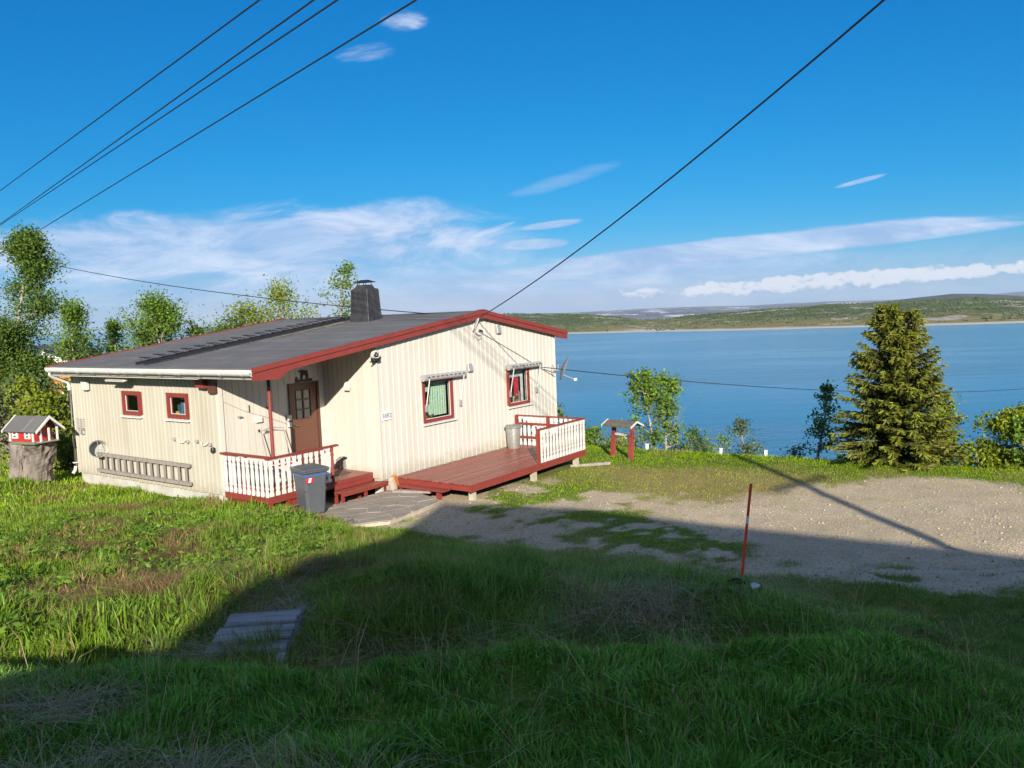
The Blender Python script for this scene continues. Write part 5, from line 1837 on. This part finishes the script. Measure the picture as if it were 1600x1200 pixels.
def palette(n, cols, rng=RNG, jit=.18):
    cols = np.array(cols)
    t = rng.random(n) * (len(cols) - 1)
    i = np.minimum(t.astype(int), len(cols) - 2)
    f = (t - i)[:, None]
    c = cols[i] * (1 - f) + cols[i + 1] * f
    return c * (1 + (rng.random((n, 1)) - .5) * 2 * jit)


GREENS = {
    'fresh': [(.085, .16, .018), (.135, .23, .026), (.20, .29, .038)],
    'mid': [(.060, .115, .018), (.10, .17, .026), (.15, .22, .038)],
    'yellow': [(.13, .18, .012), (.20, .25, .018), (.27, .31, .030)],
    'dull': [(.060, .095, .030), (.095, .135, .046), (.135, .18, .066)],
}


def broadleaf(name, x, y, z, h, w, label, seed, pal='fresh', leaves=3200, size=.085, trunk=.3, stems=1, lean=0.0, cat='tree', shape=1.0, group=None, clump=.55, bare=0.0):
    """tapered, forking stems with leaves gathered round the twigs"""
    rnd = random.Random(seed)
    rng = np.random.default_rng(seed)
    e = empty(name, (x, y, z - .1))
    mb = MB()
    tips = []

    def grow(p, d, ln, r, lev):
        n = 3
        pts, rs = [p], [r]
        for i in range(n):
            d = (d + Vector((rnd.gauss(0, .16), rnd.gauss(0, .16), rnd.gauss(.05, .08)))).normalized()
            p = p + d * ln / n
            pts.append(p); rs.append(r * (1 - .55 * (i + 1) / n))
            if lev >= 1:
                tips.append((p, lev))
        if lev < 3:
            mb.tube(pts, rs, 4 if lev < 2 else 3, cap=False)
        if lev < 3:
            k = rnd.randint(3, 5) if lev else 0
            for i in range(k):
                t = rnd.randint(1, n)
                a = rnd.random() * 6.283
                side = Vector((math.cos(a), math.sin(a), rnd.uniform(.1, .7)))
                grow(pts[t], (d * .5 + side * .8).normalized(), ln * rnd.uniform(.4, .65), rs[t] * .62, lev + 1)
    for s in range(stems):
        base = Vector((rnd.uniform(-.12, .12) * (stems > 1), rnd.uniform(-.12, .12) * (stems > 1), 0))
        sp = (0.12 if stems == 1 else .30) * w / h
        d = Vector((lean + rnd.gauss(0, sp), rnd.gauss(0, sp), 1)).normalized()
        hh = h * (1.0 if s == 0 else rnd.uniform(.65, .95))
        nseg = 9
        p, pts, rs = base, [base], [max(.012, h * .017)]
        for i in range(nseg):
            d = (d + Vector((rnd.gauss(0, .05), rnd.gauss(0, .05), .06))).normalized()
            p = p + d * hh * .93 / nseg
            pts.append(p); rs.append(rs[0] * (1 - .9 * (i + 1) / nseg) + .004)
        mb.tube(pts, rs, 8, cap=False)
        tips.append((pts[-1], 2))
        for i in range(1, nseg + 1):
            t = i / nseg
            if t < trunk:
                continue
            for k in range(rnd.randint(2, 4)):
                a = rnd.random() * 6.283
                f = math.sin(min(1, (1 - t) * 1.25 + .12) * math.pi * .62) ** shape
                ln = w * .5 * f * rnd.uniform(.6, 1.15)
                grow(pts[i], Vector((math.cos(a), math.sin(a), rnd.uniform(.25, .9))).normalized(), max(ln, .12), rs[i] * .5, 1)
    mb.build('trunk', BARK, e, recalc=False, smooth=True)
    T = np.array([list(p) for p, l in tips])
    if bare:
        T = T[rng.random(len(T)) > bare]
    keep = vnoise(T[:, 0] * 2.3 / max(w, .5) + seed, T[:, 2] * 2.3 / max(w, .5), seed) > .22
    T = T[keep] if keep.sum() > 20 else T
    i = rng.integers(0, len(T), leaves)
    off = rng.normal(size=(leaves, 3)) * (w * .042 * clump / .55 + .034)
    P = T[i] + off
    P = P[P[:, 2] > .06]
    S = size * rng.uniform(.6, 1.3, len(P))
    c = palette(len(P), GREENS[pal], rng)
    cl = rng.random(len(T))[i[:len(P)]][:, None]
    c = c * (.75 + .5 * cl)
    leaf_object('crown', P, S, c, LEAF, e, rng=rng)
    tag(e, label, cat, group)
    return e


def tree_px(name, px, ptop, dist, wpx, label, seed, grow=1.0, **kw):
    """stands on the ground at that distance; its height follows from where its top shows"""
    t = at_y(px, ptop, dist)
    z = gz1(t[0], dist)
    h = (t[2] - z) * 1.05
    return broadleaf(name, t[0], dist, z, h, wpx / F_PX * dist * 1.35, label, seed, **kw)


# left of and behind the house
tree_px('birch_tree', -10, 372, 24.0, 74, 'tall dense birch standing beside the play house', 101, pal='mid', leaves=30000, size=.06, trunk=.22, shape=.6, clump=1.1)
tree_px('birch_tree', -90, 400, 27.0, 80, 'dark birch standing behind the tall dense birch', 102, pal='dull', leaves=8000, size=.085, trunk=.12)
tree_px('birch_tree', 118, 482, 31.0, 72, 'round-headed birch rising just beyond the gutter end', 103, pal='fresh', leaves=8000, size=.068, trunk=.15, clump=.85)
tree_px('birch_tree', 166, 506, 32.0, 50, 'small birch next to the round-headed birch beyond the roof', 104, pal='fresh', leaves=3500, size=.08, trunk=.1)
tree_px('willow_tree', 250, 474, 30.0, 92, 'broad leafy willow behind the foot of the roof ladder', 105, pal='fresh', leaves=13000, size=.068, trunk=.1, stems=3, clump=.85)
tree_px('willow_tree', 312, 494, 31.0, 70, 'low spreading willow behind the roof beside the broad willow', 106, pal='mid', leaves=5000, size=.08, trunk=.1, stems=3)
tree_px('willow_tree', 410, 453, 31.5, 92, 'rounded bright green willow behind the back roof corner', 107, pal='yellow', leaves=12000, size=.068, trunk=.1, stems=2, clump=.9)
tree_px('birch_tree', 503, 413, 29.5, 66, 'slender thin-leaved birch beside the chimney', 108, pal='fresh', leaves=3000, size=.07, trunk=.2, clump=.6)
tree_px('willow_bush', 60, 592, 21.6, 60, 'bright green bush behind the play house roof', 109, pal='yellow', leaves=3600, size=.08, trunk=.0, stems=4, cat='bush')
tree_px('willow_bush', 24, 585, 23.0, 90, 'dark shaded bush at the foot of the tall dense birch', 110, pal='dull', leaves=4500, size=.085, trunk=.0, stems=5, cat='bush')
tree_px('willow_bush', 96, 600, 22.4, 40, 'low bush between the play house and the downpipe', 111, pal='mid', leaves=2200, size=.08, trunk=.0, stems=4, cat='bush')
# along the edge above the sea
tree_px('birch_tree', 1036, 581, 25.6, 52, 'leafy young birch with pale trunk beside the well canopy', 121, pal='fresh', leaves=4600, size=.07, trunk=.30, stems=2, shape=.6)
tree_px('willow_bush', 1098, 668, 25.0, 46, 'round shrub at the lawn edge next to the leafy birch', 122, pal='fresh', leaves=1500, size=.06, trunk=.0, stems=4, cat='shrub')
tree_px('birch_tree', 1170, 655, 24.6, 36, 'small crooked shrub with a bare waist above the sea', 123, pal='dull', leaves=1100, size=.06, trunk=.15, lean=-.1, cat='shrub')
tree_px('willow_bush', 1240, 695, 23.6, 34, 'low shrub beside the dark leaning birch', 124, pal='dull', leaves=700, size=.055, trunk=.0, stems=3, cat='shrub')
tree_px('birch_tree', 1270, 600, 23.6, 38, 'dark leaning young birch beside the spruce', 125, pal='mid', leaves=1700, size=.06, trunk=.38, lean=.08, shape=.7)
tree_px('willow_bush', 922, 655, 26.2, 34, 'upright bush just beyond the deck railing', 126, pal='fresh', leaves=1500, size=.07, trunk=.0, stems=3, cat='bush')
tree_px('willow_bush', 884, 632, 27.5, 24, 'slim bush at the house corner behind the deck', 127, pal='mid', leaves=700, size=.07, trunk=.0, stems=2, cat='bush')
tree_px('willow_bush', 972, 680, 26.0, 46, 'yellowish shrub behind the well canopy', 128, pal='yellow', leaves=1500, size=.06, trunk=.0, stems=4, cat='shrub')
tree_px('willow_bush', 1003, 690, 25.6, 30, 'dark little shrub between canopy and leafy birch', 129, pal='mid', leaves=800, size=.06, trunk=.0, stems=4, cat='shrub')
tree_px('willow_bush', 1062, 684, 26.6, 46, 'pale grey-green shrub behind the leafy birch trunk', 130, pal='dull', leaves=900, size=.06, trunk=.0, stems=4, cat='shrub')
tree_px('birch_tree', 1490, 614, 22.2, 60, 'leafy birch standing directly behind the spruce', 131, pal='yellow', leaves=8000, size=.06, trunk=.1, stems=2)
tree_px('birch_tree', 1546, 634, 20.8, 66, 'full green birch standing next to the spruce', 132, pal='yellow', leaves=8000, size=.075, trunk=.12, stems=3)
tree_px('birch_tree', 1606, 640, 20.2, 60, 'thin-stemmed birch furthest along from the spruce', 133, pal='fresh', leaves=4500, size=.075, trunk=.25, stems=2)


def spruce():
    base = hit(1412, 727)
    x, y = base[0], base[1] + .4
    z = gz1(x, y)
    top = at_y(1413, 476, y)[2]
    H = top - z
    e = empty('spruce_tree', (x, y, z - .1))
    rnd, rng = random.Random(4), np.random.default_rng(4)
    tr = MB()
    co, cols = [], []
    for s, (sx, hh) in enumerate(((-.20, H), (.22, H * .97))):
        tr.tube([(sx * (.5 + .5 * t), 0.03 * math.sin(5 * t), hh * t) for t in np.linspace(0, 1, 10)], [max(.012, .10 * (1 - t)) for t in np.linspace(0, 1, 10)], 10, cap=False)
        zz = .12
        while zz < hh * 1.0:
            t = zz / hh
            R = 1.50 * (1 - t) ** .82 + .16
            for k in range(rnd.randint(7, 9)):
                a = rnd.random() * 6.283
                ln = R * rnd.uniform(.78, 1.06) * (1.0 if math.cos(a) * (1 if sx > 0 else -1) > -.3 else .72)
                d = Vector((math.cos(a), math.sin(a), 0))
                up = rnd.uniform(-.14, .16) + .50 * t
                p0 = Vector((sx * (.5 + .5 * t), 0, zz))
                nb_ = max(4, int(ln / .085))
                prev = p0
                for i in range(1, nb_ + 1):
                    f = i / nb_
                    p = p0 + d * ln * f + Vector((0, 0, ln * (up * f - .42 * f * f * (1 - t * .7) + .24 * f ** 3)))
                    p += Vector((rnd.gauss(0, .012), rnd.gauss(0, .012), rnd.gauss(0, .012)))
                    if i % 3 == 0 or i == nb_:
                        tr.tube([prev, p], [.010 * (1 - f) + .003] * 2, 4, cap=False)
                        prev = p
                    sidev = d.cross(Vector((0, 0, 1)))
                    for q in range(11):
                        sd_ = rnd.choice((-1, 1)) * rnd.uniform(.25, 1.0)
                        tw = (d * rnd.uniform(.35, .95) + sidev * sd_ + Vector((0, 0, rnd.uniform(-.85, .20)))).normalized()
                        tl = rnd.uniform(.09, .22) * (1 - .35 * f) + .03
                        wv = tw.cross(Vector((rnd.gauss(0, 1), rnd.gauss(0, 1), rnd.gauss(0, 1)))).normalized() * rnd.uniform(.010, .022)
                        e_ = p + tw * tl
                        co += [tuple(p - wv), tuple(p + wv), tuple(e_ + wv * .5), tuple(e_ - wv * .5)]
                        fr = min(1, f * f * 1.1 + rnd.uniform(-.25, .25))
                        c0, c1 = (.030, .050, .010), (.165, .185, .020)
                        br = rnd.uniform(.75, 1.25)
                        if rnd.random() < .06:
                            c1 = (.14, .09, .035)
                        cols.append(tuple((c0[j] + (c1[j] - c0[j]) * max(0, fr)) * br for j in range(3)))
            zz += rnd.uniform(.08, .13)
    tr.build('trunk', SPRUCEBARK, e, recalc=False)
    co = np.array(co)
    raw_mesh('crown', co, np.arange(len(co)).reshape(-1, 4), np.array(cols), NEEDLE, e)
    tag(e, 'broad yellow-green spruce with two leaders at the edge of the yard', 'spruce')


spruce()


# ------------------------------------------------------------------ grass, weeds and gravel
def blades(name, X, Y, Hh, Wd, cols, label, lean=.45, parent=None, curl=.5, zoff=-.01, droop=None, m=None):
    n = len(X)
    Z = gz(X, Y) + zoff
    a = vnoise(X * 3.1, Y * 3.1, 7) * 12.6 + RNG.normal(0, .9, n)
    ln = np.minimum(np.abs(RNG.normal(0, lean, n)), 1.4) if droop is None else np.minimum(droop, 4.0)
    dx, dy = np.cos(a), np.sin(a)
    b = RNG.random(n) * 6.2832
    wx, wy = np.cos(b) * Wd * .5, np.sin(b) * Wd * .5
    s1, s2 = Hh * .55, Hh
    mx = X + dx * ln * s1 * .6; my = Y + dy * ln * s1 * .6
    k = 1 / np.sqrt(1 + ln ** 2)
    mz = Z + s1 * np.sqrt(k)
    tx = X + dx * ln * s2 * (1 + curl * .4); ty = Y + dy * ln * s2 * (1 + curl * .4)
    tz = Z + s2 * k * (1 - .15 * curl * np.minimum(ln, 1.5))
    co = np.empty((n, 5, 3))
    co[:, 0] = np.stack([X - wx, Y - wy, Z], -1); co[:, 1] = np.stack([X + wx, Y + wy, Z], -1)
    co[:, 2] = np.stack([mx + wx * .8, my + wy * .8, mz], -1); co[:, 3] = np.stack([mx - wx * .8, my - wy * .8, mz], -1)
    co[:, 4] = np.stack([tx, ty, tz], -1)
    i = np.arange(n) * 5
    q = np.stack([i, i + 1, i + 2, i + 3], -1)
    t = np.stack([i + 3, i + 2, i + 4], -1)
    o = raw_mesh(name, co.reshape(-1, 3), q, cols, m or GRASSM, parent, t, cols * 1.12)
    tag(o, label, 'grass', kind='stuff')
    return o


def scatter(x0, x1, y0, y1, n):
    return RNG.uniform(x0, x1, n), RNG.uniform(y0, y1, n)


def in_view(X, Y, marg=.2):
    return np.abs(X / np.maximum(Y, .1)) < .70 + marg


def house_clear(X, Y):
    q = np.stack([X - HOUSE_O[0], Y - HOUSE_O[1]], -1)
    hx, hy = q @ HEX, q @ HEY
    inside = ((hx > .03) & (hx < W2) & (hy > 0) & (hy < L)) | ((hx > W1) & (hx < W2) & (hy > -D) & (hy < L)) | ((hx > 0.0) & (hx < W1 + .05) & (hy > -1.5) & (hy < 0))
    deck_ = (hx > DX0) & (hx < DX1) & (hy > DY1) & (hy < DY0)
    flag = (hx > .35) & (hx < 3.0) & (hy > -3.5) & (hy < -1.5)
    return ~(inside | deck_ | flag)


def colour(X, Y, base, dryc, dry_amt, seed):
    n = len(X)
    c = palette(n, base, RNG, .2)
    tone = .72 + .56 * fbm(X * .9, Y * .9, seed, 3)
    c = c * tone[:, None]
    d = (RNG.random(n) < dry_amt)[:, None]
    dc = palette(n, dryc, RNG, .25)
    return np.where(d, dc, c)


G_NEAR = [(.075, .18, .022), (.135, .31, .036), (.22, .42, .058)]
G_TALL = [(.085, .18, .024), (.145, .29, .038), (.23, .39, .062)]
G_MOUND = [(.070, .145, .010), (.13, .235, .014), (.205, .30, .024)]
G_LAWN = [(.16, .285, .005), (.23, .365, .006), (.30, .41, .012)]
DRY = [(.24, .17, .07), (.34, .26, .12), (.44, .36, .20)]
DRYB = [(.15, .085, .04), (.24, .15, .07), (.30, .20, .10)]


def bridge_clear(X, Y):
    ca, sa = math.cos(fb.rotation_euler[2]), math.sin(fb.rotation_euler[2])
    dx, dy = X - fb.location[0], Y - fb.location[1]
    u, v_ = dx * ca + dy * sa, -dx * sa + dy * ca
    return ~((np.abs(u) < .33) & (v_ > -.24) & (v_ < .46))


def make_grass():
    # near verge in the shade
    X, Y = scatter(-4.2, 4.8, 1.7, 5.3, 170000)
    k = in_view(X, Y, .35)
    X, Y = X[k], Y[k]
    dry = .04 + .40 * sstep(fbm(X * 1.1, Y * 1.1, 121, 4), .48, .62) * sstep(X, -.5, -1.4) * sstep(Y, 4.0, 3.4) + .10 * sstep(fbm(X * 2, Y * 2, 122, 3), .55, .7)
    hh = (.035 + .12 * fbm(X * 2.6, Y * 2.6, 123, 3) ** 1.5) * RNG.uniform(.5, 1.35, len(X)) * (1 - .35 * sstep(X, 1.5, 3.5))
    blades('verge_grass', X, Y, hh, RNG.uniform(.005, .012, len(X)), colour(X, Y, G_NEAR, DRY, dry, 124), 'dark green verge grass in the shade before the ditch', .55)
    # ditch bank: tall rank grass
    X, Y = scatter(-4.0, 3.6, 5.0, 15.0, 230000)
    lim = np.where(X < 2.4, 13.3 - .63 * X, 11.2)
    k = in_view(X, Y) & (Y < lim) & house_clear(X, Y) & bridge_clear(X, Y) & (X > -2.9 - .12 * (Y - 6) + .8 * (fbm(X, Y, 5, 2) - .5)) & (RNG.random(len(X)) < np.where(Y < 7.5, 1.0, .8))
    X, Y = X[k], Y[k]
    lo = sstep(X, 1.5, 3.2)
    hh = (.07 + .38 * np.clip(fbm(X * 1.5, Y * 1.5, 131, 4) - .2, 0, 1)) * RNG.uniform(.4, 1.3, len(X)) * (1 - .62 * lo)
    hh = hh * (1 - .72 * sstep(Y - (13.0 - .63 * X), -1.1, .2))
    dry = .10 + .45 * sstep(fbm(X * 1.6, Y * 1.6, 132, 4), .53, .66)
    wm = np.clip(sstep(X + .15 * (Y - 8), .4, -2.4), 0, 1)[:, None]
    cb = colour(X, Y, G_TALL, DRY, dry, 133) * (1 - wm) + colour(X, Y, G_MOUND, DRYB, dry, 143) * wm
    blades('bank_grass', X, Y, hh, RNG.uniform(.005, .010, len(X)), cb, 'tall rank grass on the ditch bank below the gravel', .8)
    # mound on the left, half sunlit
    X, Y = scatter(-13.5, -1.8, 5.0, 19.5, 300000)
    k = in_view(X, Y) & house_clear(X, Y) & bridge_clear(X, Y) & (X < -2.7 - .12 * (Y - 6) + .9 * (fbm(X, Y, 5, 2) - .5) + .2) & (RNG.random(len(X)) < np.clip(8.5 / Y, .35, 1))
    X, Y = X[k], Y[k]
    hh = (.06 + .40 * np.clip(fbm(X * 1.7, Y * 1.7, 141, 4) - .24, 0, 1)) * RNG.uniform(.4, 1.3, len(X)) * (1 - .45 * sstep(Y, 15.5, 17.5))
    dry = .06 + .6 * sstep(fbm(X * 1.15, Y * 1.15, 142, 4), .55, .63)
    cc = colour(X, Y, G_MOUND, DRYB, dry, 143)
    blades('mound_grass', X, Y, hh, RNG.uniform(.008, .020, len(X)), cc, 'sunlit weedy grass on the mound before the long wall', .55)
    # driveway slope on the right
    X, Y = scatter(1.8, 11.5, 3.0, 13.0, 190000)
    g_ = gravel_w(X, Y)
    k = in_view(X, Y, .3) & (RNG.random(len(X)) > g_ * 1.15) & (RNG.random(len(X)) < np.clip(7.5 / Y, .4, 1))
    X, Y = X[k], Y[k]
    hh = (.035 + .05 * fbm(X * 1.2, Y * 1.2, 151, 3)) * RNG.uniform(.5, 1.4, len(X))
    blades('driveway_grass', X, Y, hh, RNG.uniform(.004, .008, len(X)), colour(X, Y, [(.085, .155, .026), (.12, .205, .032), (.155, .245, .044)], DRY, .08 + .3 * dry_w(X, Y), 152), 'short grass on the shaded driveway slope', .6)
    # lawn and sparse tufts of the sunny yard
    X, Y = scatter(-6, 17, 11.0, 27.5, 260000)
    g_ = gravel_w(X, Y)
    k = in_view(X, Y, .15) & house_clear(X, Y) & (RNG.random(len(X)) > .10 + g_ * 1.0) & (X + .45 * (Y - 14) > -2.2)
    k |= in_view(X, Y, .15) & house_clear(X, Y) & (RNG.random(len(X)) < .02 + .24 * sstep(fbm(X * 2.6, Y * 2.6, 161, 3), .60, .72)) & (X + .45 * (Y - 14) > -2.2)
    X, Y = X[k], Y[k]
    edge = sstep(Y - (26.3 - .68 * X), -1.6, .4)
    hh = (.022 + .032 * fbm(X * 1.1, Y * 1.1, 162, 3) + .05 * edge) * RNG.uniform(.5, 1.5, len(X))
    blades('lawn_grass', X, Y, hh, RNG.uniform(.008, .016, len(X)), colour(X, Y, G_LAWN, [(.26, .18, .06), (.32, .235, .09), (.38, .30, .14)], .05 + .7 * dry_w(X, Y), 163), 'short yellow-green lawn and tufts in the sunlit yard', .7, m=LAWNM)
    # rough grass behind the house and on the shore slope
    X, Y = scatter(-26, -8, 15.0, 30.0, 60000)
    k = in_view(X, Y, .15) & house_clear(X, Y)
    X, Y = X[k], Y[k]
    blades('back_grass', X, Y, .10 * RNG.uniform(.5, 1.5, len(X)), RNG.uniform(.012, .022, len(X)), colour(X, Y, G_LAWN, DRY, .12, 171), 'rough yellow-green grass round the tree stump', .6)
    # long dry stalks
    X, Y = scatter(-3.8, 3.2, 2.6, 12.5, 1300)
    k = in_view(X, Y) & bridge_clear(X, Y)
    X, Y = X[k], Y[k]
    blades('dry_stalks', X, Y, RNG.uniform(.22, .55, len(X)), RNG.uniform(.003, .006, len(X)), palette(len(X), DRY, RNG, .2), 'long pale dry grass stalks standing over the ditch', 1.1)
    # matted straw: near-left thatch, over the bridge ends, along the bank foot
    P = []
    for cx, cy, rx, ry, n in ((-1.45, 3.0, .8, .35, 2600), (-2.5, 3.9, .5, .3, 900), (-2.2, 6.75, .40, .14, 900), (-2.15, 5.86, .32, .10, 700), (-.6, 6.4, 1.0, .3, 900), (1.1, 6.9, .8, .5, 1200), (2.2, 8.5, .5, .6, 700), (-5.2, 12.6, .9, .4, 2200), (-4.6, 10.4, .8, .4, 2200), (-3.2, 7.3, .9, .25, 2600), (-5.4, 9.0, .5, .3, 1400), (-7.4, 14.4, 1.0, .4, 2200), (-2.7, 8.4, .4, .3, 1500), (-4.2, 8.2, .3, .2, 700), (-6.6, 11.6, .6, .3, 1300), (-8.3, 16.0, .8, .3, 1500)):
        P.append(np.stack([RNG.normal(cx, rx * .5, n), RNG.normal(cy, ry * .5, n)], -1))
    P = np.concatenate(P)
    X, Y = P[:, 0], P[:, 1]
    far = Y > 7.0
    cc = np.where(((X < -2.4) & far)[:, None], palette(len(X), [(.14, .065, .03), (.24, .13, .055), (.33, .21, .10)], RNG, .2), palette(len(X), [(.24, .17, .08), (.36, .28, .15), (.46, .38, .23)], RNG, .2))
    blades('straw', X, Y, np.where(Y < 4.6, .45, 1.0) * RNG.uniform(.12, .30, len(X)), RNG.uniform(.003, .006, len(X)), cc, 'matted dead straw lying over the grass', 1.0, droop=np.abs(RNG.normal(2.6, 1.0, len(X))), zoff=.03)
    # broad-leaved weeds
    nC = 2000
    X, Y = scatter(-9, -1.5, 5.6, 15, nC)
    k = in_view(X, Y) & house_clear(X, Y) & bridge_clear(X, Y) & (X < -2.2 - .1 * (Y - 6)) & (fbm(X * 1.1, Y * 1.1, 181, 3) > .42 + .25 * (RNG.random(nC) - .5))
    X2, Y2 = scatter(-3.2, 2.6, 3.2, 5.1, 150)
    k2 = in_view(X2, Y2)
    CX, CY = X[k], Y[k]
    m = 7
    a = RNG.random((len(CX), m)) * 6.2832
    r = RNG.uniform(.03, .09, (len(CX), m))
    px_, py_ = (CX[:, None] + r * np.cos(a)).ravel(), (CY[:, None] + r * np.sin(a)).ravel()
    pz = gz(px_, py_) + np.repeat(RNG.uniform(.04, .16, len(CX)), m) + RNG.uniform(.0, .09, len(px_))
    leaf_object('weeds', np.stack([px_, py_, pz], -1), RNG.uniform(.022, .055, len(px_)), palette(len(px_), [(.07, .15, .016), (.115, .215, .022), (.18, .29, .032)], RNG, .2), LEAF, None, flat=.55, aspect=2.0)
    tag(bpy.data.objects['weeds'], 'broad-leaved green weeds among the mound grass', 'weeds', kind='stuff')
    # loose stones of the gravel
    n = 12000
    X, Y = scatter(-5.5, 12, 9.5, 21.5, n)
    k = in_view(X, Y) & house_clear(X, Y) & (RNG.random(n) < gravel_w(X, Y) * .9)
    X, Y = X[k], Y[k]
    n = len(X)
    Z = gz(X, Y)
    S = RNG.uniform(.008, .022, n) * (1 + .8 * (RNG.random(n) < .08))
    oc = np.array([(1, 0, 0), (-1, 0, 0), (0, 1, 0), (0, -1, 0), (0, 0, .7), (0, 0, -.7)], float)
    co = oc[None] * S[:, None, None] * RNG.uniform(.6, 1.3, (n, 6, 1))
    th = RNG.random(n) * 6.28
    cx, sx = np.cos(th)[:, None], np.sin(th)[:, None]
    co = np.stack([co[..., 0] * cx - co[..., 1] * sx, co[..., 0] * sx + co[..., 1] * cx, co[..., 2]], -1) + np.stack([X, Y, Z + .003], -1)[:, None]
    f = np.array([(0, 2, 4), (2, 1, 4), (1, 3, 4), (3, 0, 4), (2, 0, 5), (1, 2, 5), (3, 1, 5), (0, 3, 5)])
    tri = (np.arange(n)[:, None, None] * 6 + f[None]).reshape(-1, 3)
    cs = np.repeat(palette(n, [(.26, .21, .15), (.35, .29, .21), (.42, .36, .27)], RNG, .12), 8, 0)
    o = raw_mesh('gravel', co.reshape(-1, 3), np.zeros((0, 4), int), np.zeros((0, 3)), STONE, None, tri, cs)
    tag(o, 'loose grey gravel stones scattered over the yard', 'gravel', kind='stuff')


def stone_mat():
    m = bpy.data.materials.new('gravel_stone')
    m.use_nodes = True
    g = NG(m.node_tree)
    b = g.n['Principled BSDF']
    g.l.new(g.node('ShaderNodeAttribute', attribute_name='col').outputs['Color'], b.inputs['Base Color'])
    b.inputs['Roughness'].default_value = .85
    return m


STONE = stone_mat()
make_grass()


# ------------------------------------------------------------------ the air between here and the fells
def build_haze():
    m = bpy.data.materials.new('haze_air')
    m.use_nodes = True
    g = NG(m.node_tree)
    g.n.clear()
    v = g.node('ShaderNodeVolumePrincipled', {'Color': c4((0.62, 0.80, 1.0)), 'Density': 3.4e-5, 'Anisotropy': 0.0})
    o = g.node('ShaderNodeOutputMaterial')
    g.l.new(v.outputs[0], o.inputs['Volume'])
    mb = MB()
    mb.box(-15000, 15000, -15000, 15000, -40, 190)
    h = mb.build('haze', m)
    tag(h, 'thin pale air over the fjord and far fells', 'haze', kind='stuff')


build_haze()
